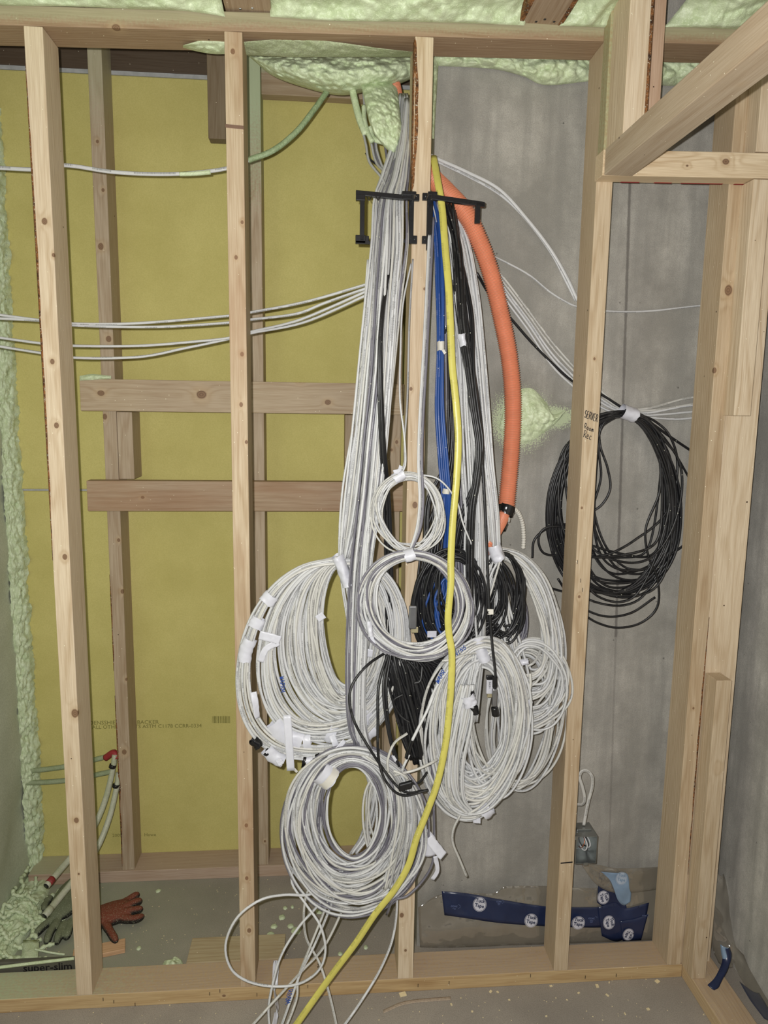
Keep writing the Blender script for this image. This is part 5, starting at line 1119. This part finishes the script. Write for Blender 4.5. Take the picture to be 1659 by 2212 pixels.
o = bpy.data.objects.new('sawdust', me); COL.objects.link(o); tag(o, 'pale sawdust and small wood chips scattered over the concrete floor', 'sawdust', kind='stuff')
G = np.zeros((24, 4, 3)); C = catmull([atz(828, 2185, .001), atz(880, 2165, .001), atz(974, 2156, .001)], 24)
for i in range(24):
    for j in range(4): G[i, j] = C[i] + np.array([0, (j - 1.5) * .0035, 0])
o = grid_mesh('dust_streak', G, plain('pale_dust', (168, 152, 134), .9, var=.2, scale=200), None, back=(0, 0, -.0008)); tag(o, 'curved pale streak on the concrete floor in front of the plate', 'streak')

# ------------------------------------------------------------------ electrical box on stud D
e = empty('junction_box', at(1265, 1820, .02), 'galvanised steel junction box fixed to the right of the handwritten stud', 'junction box')
bx0, bx1 = 1.2615, at(1290, 1830, -.004)[0]; bz0, bz1 = at(1265, 1866, -.004)[2], at(1265, 1807, -.004)[2]
for (nm, X_, Y_, Z_) in (('side_panel', (bx0, bx0 + .0016), (-.004, .058), (bz0, bz1)), ('side_panel', (bx1 - .0016, bx1), (-.004, .058), (bz0, bz1)), ('top_panel', (bx0, bx1), (-.004, .058), (bz1 - .0016, bz1)), ('bottom_panel', (bx0, bx1), (-.004, .058), (bz0, bz0 + .0016)), ('back_panel', (bx0, bx1), (.0565, .058), (bz0, bz1))):
    board(nm, X_, Y_, Z_, METAL, bev=.0004, parent=e)
board('mounting_ear', (bx0 - .004, bx0 + .004), (-.0055, -.004), (bz1 - .008, bz1 + .002), METAL, bev=.0005, parent=e); board('mounting_ear', ((bx0 + bx1) / 2 - .006, (bx0 + bx1) / 2 + .006), (-.0055, -.004), (bz0 - .004, bz0 + .004), METAL, bev=.0005, parent=e)
board('cable_clamp', (bx0 + .01, bx1 - .008), (.02, .05), (bz1, bz1 + .005), METAL, bev=.001, parent=e)
xm = (bx0 + bx1) / 2; zm = (bz0 + bz1) / 2
def wpath(l): return catmull([np.array(p) for p in l], 24)
for (l, mt, r) in (([(xm - .006, .03, bz1 - .003), (xm + .004, .005, zm + .015), (xm + .002, .004, zm - .004), (xm - .004, .015, zm - .008), (xm - .008, .03, zm + .006)], WHITE, .0016), ([(xm + .004, .03, bz1 - .003), (xm + .012, .006, zm + .016), (xm + .011, .006, zm + .002), (xm + .004, .02, zm - .002)], WHITE, .0016),
                   ([(xm, .03, bz1 - .003), (xm + .006, .006, zm + .018), (xm + .007, .006, zm + .004), (xm, .02, zm)], BLACK, .0016), ([(xm - .004, .03, bz1 - .003), (xm - .002, .006, zm + .02), (xm - .010, .004, zm + .002), (xm - .012, .02, zm - .004)], COPPER, .0010), ([(xm - .004, .03, bz1 - .004), (xm - .012, .02, zm + .016), (xm - .006, .012, zm + .002), (xm + .002, .02, zm - .002)], BLACK, .0016)):
    tube('wire', wpath(l), r, mt, e)
run([(1246, 1738, .06), (1258, 1737, .05), (1263, 1725, .045), (1258, 1700, .045), (1252, 1680, .045), (1256, 1667, .045), (1268, 1665, .045), (1279, 1678, .045), (1279, 1700, .045), (1271, 1730, .042), (1266, 1755, .038), (1261, 1782, .035)], 'white cable looping out of the top of the junction box', CREAM, .0046, .0028, name='box_cable', n=60)

# ------------------------------------------------------------------ poly film with printed blue tape
def film_y(x, z):
    b = .148 - .040 * max(0, min(1, (.36 - z) / .30)) ** 1.3
    return b + .006 * noise.noise((x * 7, z * 9, 1)) + .004 * noise.noise((x * 25, z * 20, 5)) + .0035 * abs(noise.noise((x * 18 + z * 26, z * 4, 9))) + .004 * math.sin(x * 14 + z * 30) * max(0, .3 - z)
def film_patch(name, top, bot, mat, parent, dy=0.0, n=60, m=20, yfun=film_y):
    T = catmull(np.array([(a, b, 0) for a, b in top], float), n); Bm = catmull(np.array([(a, b, 0) for a, b in bot], float), n); G = np.zeros((m, n, 3))
    for j in range(m):
        t = j / (m - 1)
        for i in range(n):
            u = T[i, 0] * (1 - t) + Bm[i, 0] * t; v = T[i, 1] * (1 - t) + Bm[i, 1] * t
            p = at(u, v, .14); p = at(u, v, yfun(p[0], p[2]) - dy); G[j, i] = p
    return grid_mesh(name, G, mat, parent, back=(0, .0004, 0))
fl = empty('poly_film', at(1180, 2000, .12), 'crinkled clear plastic film hanging at the foot of the concrete wall', 'plastic film')
film_patch('film_sheet', [(903, 1960), (960, 1930), (1065, 1930), (1090, 1915), (1180, 1914), (1290, 1918), (1330, 1900), (1440, 1868)], [(907, 2046), (960, 2047), (1065, 2044), (1090, 2042), (1180, 2040), (1290, 2036), (1330, 2034), (1440, 2030)], FILM, fl)
film_patch('film_flap', [(1256, 1864), (1290, 1868), (1340, 1876), (1435, 1872)], [(1258, 1872), (1290, 1912), (1340, 1930), (1435, 1920)], FILM, fl, .004, n=24, m=8)
tp = film_patch('blue_tape', [(954, 1925), (1010, 1930), (1080, 1943), (1180, 1958), (1280, 1960), (1310, 1958)], [(960, 1977), (1010, 1984), (1080, 1994), (1180, 2001), (1280, 2004), (1310, 2002)], BLUETAPE, fl, .0015, n=50, m=8); tp['label'] = 'navy blue printed tape strip'
tp = film_patch('blue_tape', [(1294, 1882), (1318, 1888), (1335, 1930), (1352, 1952)], [(1290, 1950), (1308, 1962), (1340, 1975), (1356, 1972)], BLUETAPE, fl, .0035, n=16, m=10)
tp = film_patch('blue_tape', [(1292, 1960), (1330, 1950), (1352, 1962), (1402, 1950)], [(1300, 2022), (1330, 2034), (1352, 2026), (1392, 2004)], BLUETAPE, fl, .0045, n=20, m=10)
tp = film_patch('blue_tape', [(1340, 1990), (1370, 1985), (1400, 1975)], [(1345, 2033), (1368, 2032), (1385, 2031)], BLUETAPE, fl, .006, n=14, m=8)
tp = film_patch('tape_backing', [(1298, 1883), (1330, 1886), (1355, 1888), (1360, 1920), (1364, 1930)], [(1318, 1900), (1326, 1920), (1335, 1945), (1348, 1956), (1362, 1948)], LIGHTBLUE, fl, .008, n=18, m=10); tp['label'] = 'pale blue back of the folded tape'
def logo(u, v, rot=0, sq=1.0, dy=.003, faded=False):
    p = at(u, v, .14); y = film_y(p[0], p[2]) - dy; c = np.array(at(u, v, y)); 
    slope = (film_y(c[0], c[2] + .015) - film_y(c[0], c[2] - .015)) / .03; th_ = -math.atan(slope)
    c = c + np.array([0, -.0012, 0]); rad = .0168; bm = bmesh.new(); a = R(-rot)
    for (k, rr_, yy) in ((0, rad, 0.0),):
        vs = [bm.verts.new((rr_ * sq * math.cos(t), yy, rr_ * 1.02 * math.sin(t))) for t in np.linspace(0, 2 * np.pi, 28, endpoint=False)]; bm.faces.new(vs)
    ring_ = []
    for rr_ in (rad * 1.08, rad * 1.13): ring_.append([bm.verts.new((rr_ * sq * math.cos(t), 0, rr_ * math.sin(t))) for t in np.linspace(0, 2 * np.pi, 28, endpoint=False)])
    for k in range(28): bm.faces.new((ring_[0][k], ring_[0][(k + 1) % 28], ring_[1][(k + 1) % 28], ring_[1][k]))
    me = bpy.data.meshes.new('round_logo'); bm.to_mesh(me); bm.free(); me.materials.append(TAPEWHITE if not faded else plain('faded_logo', (170, 182, 198), .4))
    o = bpy.data.objects.new('round_logo', me); COL.objects.link(o); o.parent = fl; o.location = Vector(c) - fl.location; o.rotation_euler = (th_, 0, 0)
    t = text('Tuck\nTape', 0, 0, 0, .0128, BLUETAPE if not faded else LIGHTBLUE, fl, bold=.00035, loc=c + np.array([0, -.0006, 0]) + .0028 * np.array([math.sin(R(rot)), slope * math.cos(R(rot)), math.cos(R(rot))]), rx=90 + math.degrees(th_), rot=-rot, font_scale=(sq, 1))
for args in ((1036, 1953, 12, 1.0), (1147, 1988, 12, 1.0), (1249, 1993, 10, 1.0), (1303, 1938, 75, .9, .0055), (1315, 1992, 80, .9, .0065), (1357, 2018, 110, .85, .0085)): logo(*args)
logo(1342, 1897, 10, .9, .0105, True)
def ccmc(u, v, s=1.0, dy=.0035):
    p = at(u, v, .14); y = film_y(p[0], p[2]) - dy; c = np.array(at(u, v, y))
    text('CCMC', 0, 0, 0, .0065 * s, TAPEPALE, fl, loc=c, rot=-5, bold=.0001)
    for k, w in enumerate((.010, .009, .007)):
        board('print_line', (c[0] - w / 2 * s, c[0] + w / 2 * s), (c[1] - .0002, c[1]), (c[2] - (.006 + k * .003) * s, c[2] - (.0052 + k * .003) * s), TAPEPALE, bev=.0001, parent=fl)
    q = c + np.array([.0115, 0, -.001]) * s   # leaf outline
    L = [(0, 1), (.22, .6), (.5, .72), (.42, .3), (.9, .35), (.75, .05), (1, -.15), (.45, -.45), (.5, -.65), (.08, -.58), (0, -1)]
    P = catmull([q + np.array([-a * .5, 0, b]) * .0085 * s for a, b in L] , 40); P = np.array([q + np.array([a, 0, b]) * .0075 * s for a, b in L])
    tube('maple_leaf', P, .00035, TAPEPALE, fl, sides=4)
ccmc(981, 1958); ccmc(1078, 1948, .8); ccmc(1278, 1984); ccmc(1392, 1978, .7, .0062)
# film and tape at the lower right, behind the side plate
def side_film(name, pts_l, pts_r, yl, yr, mat, lab, n=40, m=14, seed=0):
    A = catmull([at(u, v, y) for (u, v, y) in pts_l], n); B_ = catmull([at(u, v, y) for (u, v, y) in pts_r], n); G = np.zeros((n, m, 3))
    for i in range(n):
        for j in range(m):
            t = j / (m - 1); G[i, j] = A[i] * (1 - t) + B_[i] * t + np.array([0, -.010 * math.sin(math.pi * t) * (1 + noise.noise((i * .15, j * .2, seed))), .0])
    return grid_mesh(name, G, mat, None, back=(.0004, .0004, 0))
o = side_film('poly_film', [(1545, 1885, .09), (1540, 1950, .06), (1538, 2040, .05), (1552, 2080, .02)], [(1562, 1887, .10), (1588, 1950, .08), (1592, 2030, .03), (1582, 2090, -.02)], 0, 0, FILM, ''); tag(o, 'hanging loop of clear plastic film right of the corner studs', 'plastic film')
o = side_film('poly_film', [(1580, 2035, -.02), (1585, 2080, -.06), (1610, 2130, -.14), (1655, 2190, -.22)], [(1620, 2075, .0), (1640, 2110, -.05), (1659, 2150, -.1), (1690, 2190, -.15)], 0, 0, FILM, '', seed=4); tag(o, 'clear plastic film lying along the side floor plate at lower right', 'plastic film')
o = side_film('tape_scrap', [(1556, 2042, -.03), (1560, 2075, -.05), (1545, 2110, -.09), (1528, 2128, -.11)], [(1576, 2045, -.03), (1580, 2070, -.05), (1562, 2112, -.08), (1545, 2135, -.11)], 0, 0, BLUETAPE, '', n=24, m=6, seed=5); tag(o, 'twisted navy tape end dangling over the side plate', 'tape')
o = side_film('tape_scrap', [(1556, 2040, -.034), (1558, 2060, -.04), (1562, 2075, -.05)], [(1576, 2048, -.034), (1577, 2060, -.044), (1578, 2078, -.054)], 0, 0, LIGHTBLUE, '', n=10, m=5, seed=6); tag(o, 'pale blue folded tape back above the twisted navy end', 'tape')
o = side_film('tape_scrap', [(1597, 2120, -.14), (1620, 2160, -.2), (1650, 2200, -.26)], [(1640, 2145, -.13), (1655, 2170, -.18), (1665, 2190, -.22)], 0, 0, BLUETAPE, '', n=16, m=6, seed=7); tag(o, 'navy tape stuck on the film at the lower right corner', 'tape')
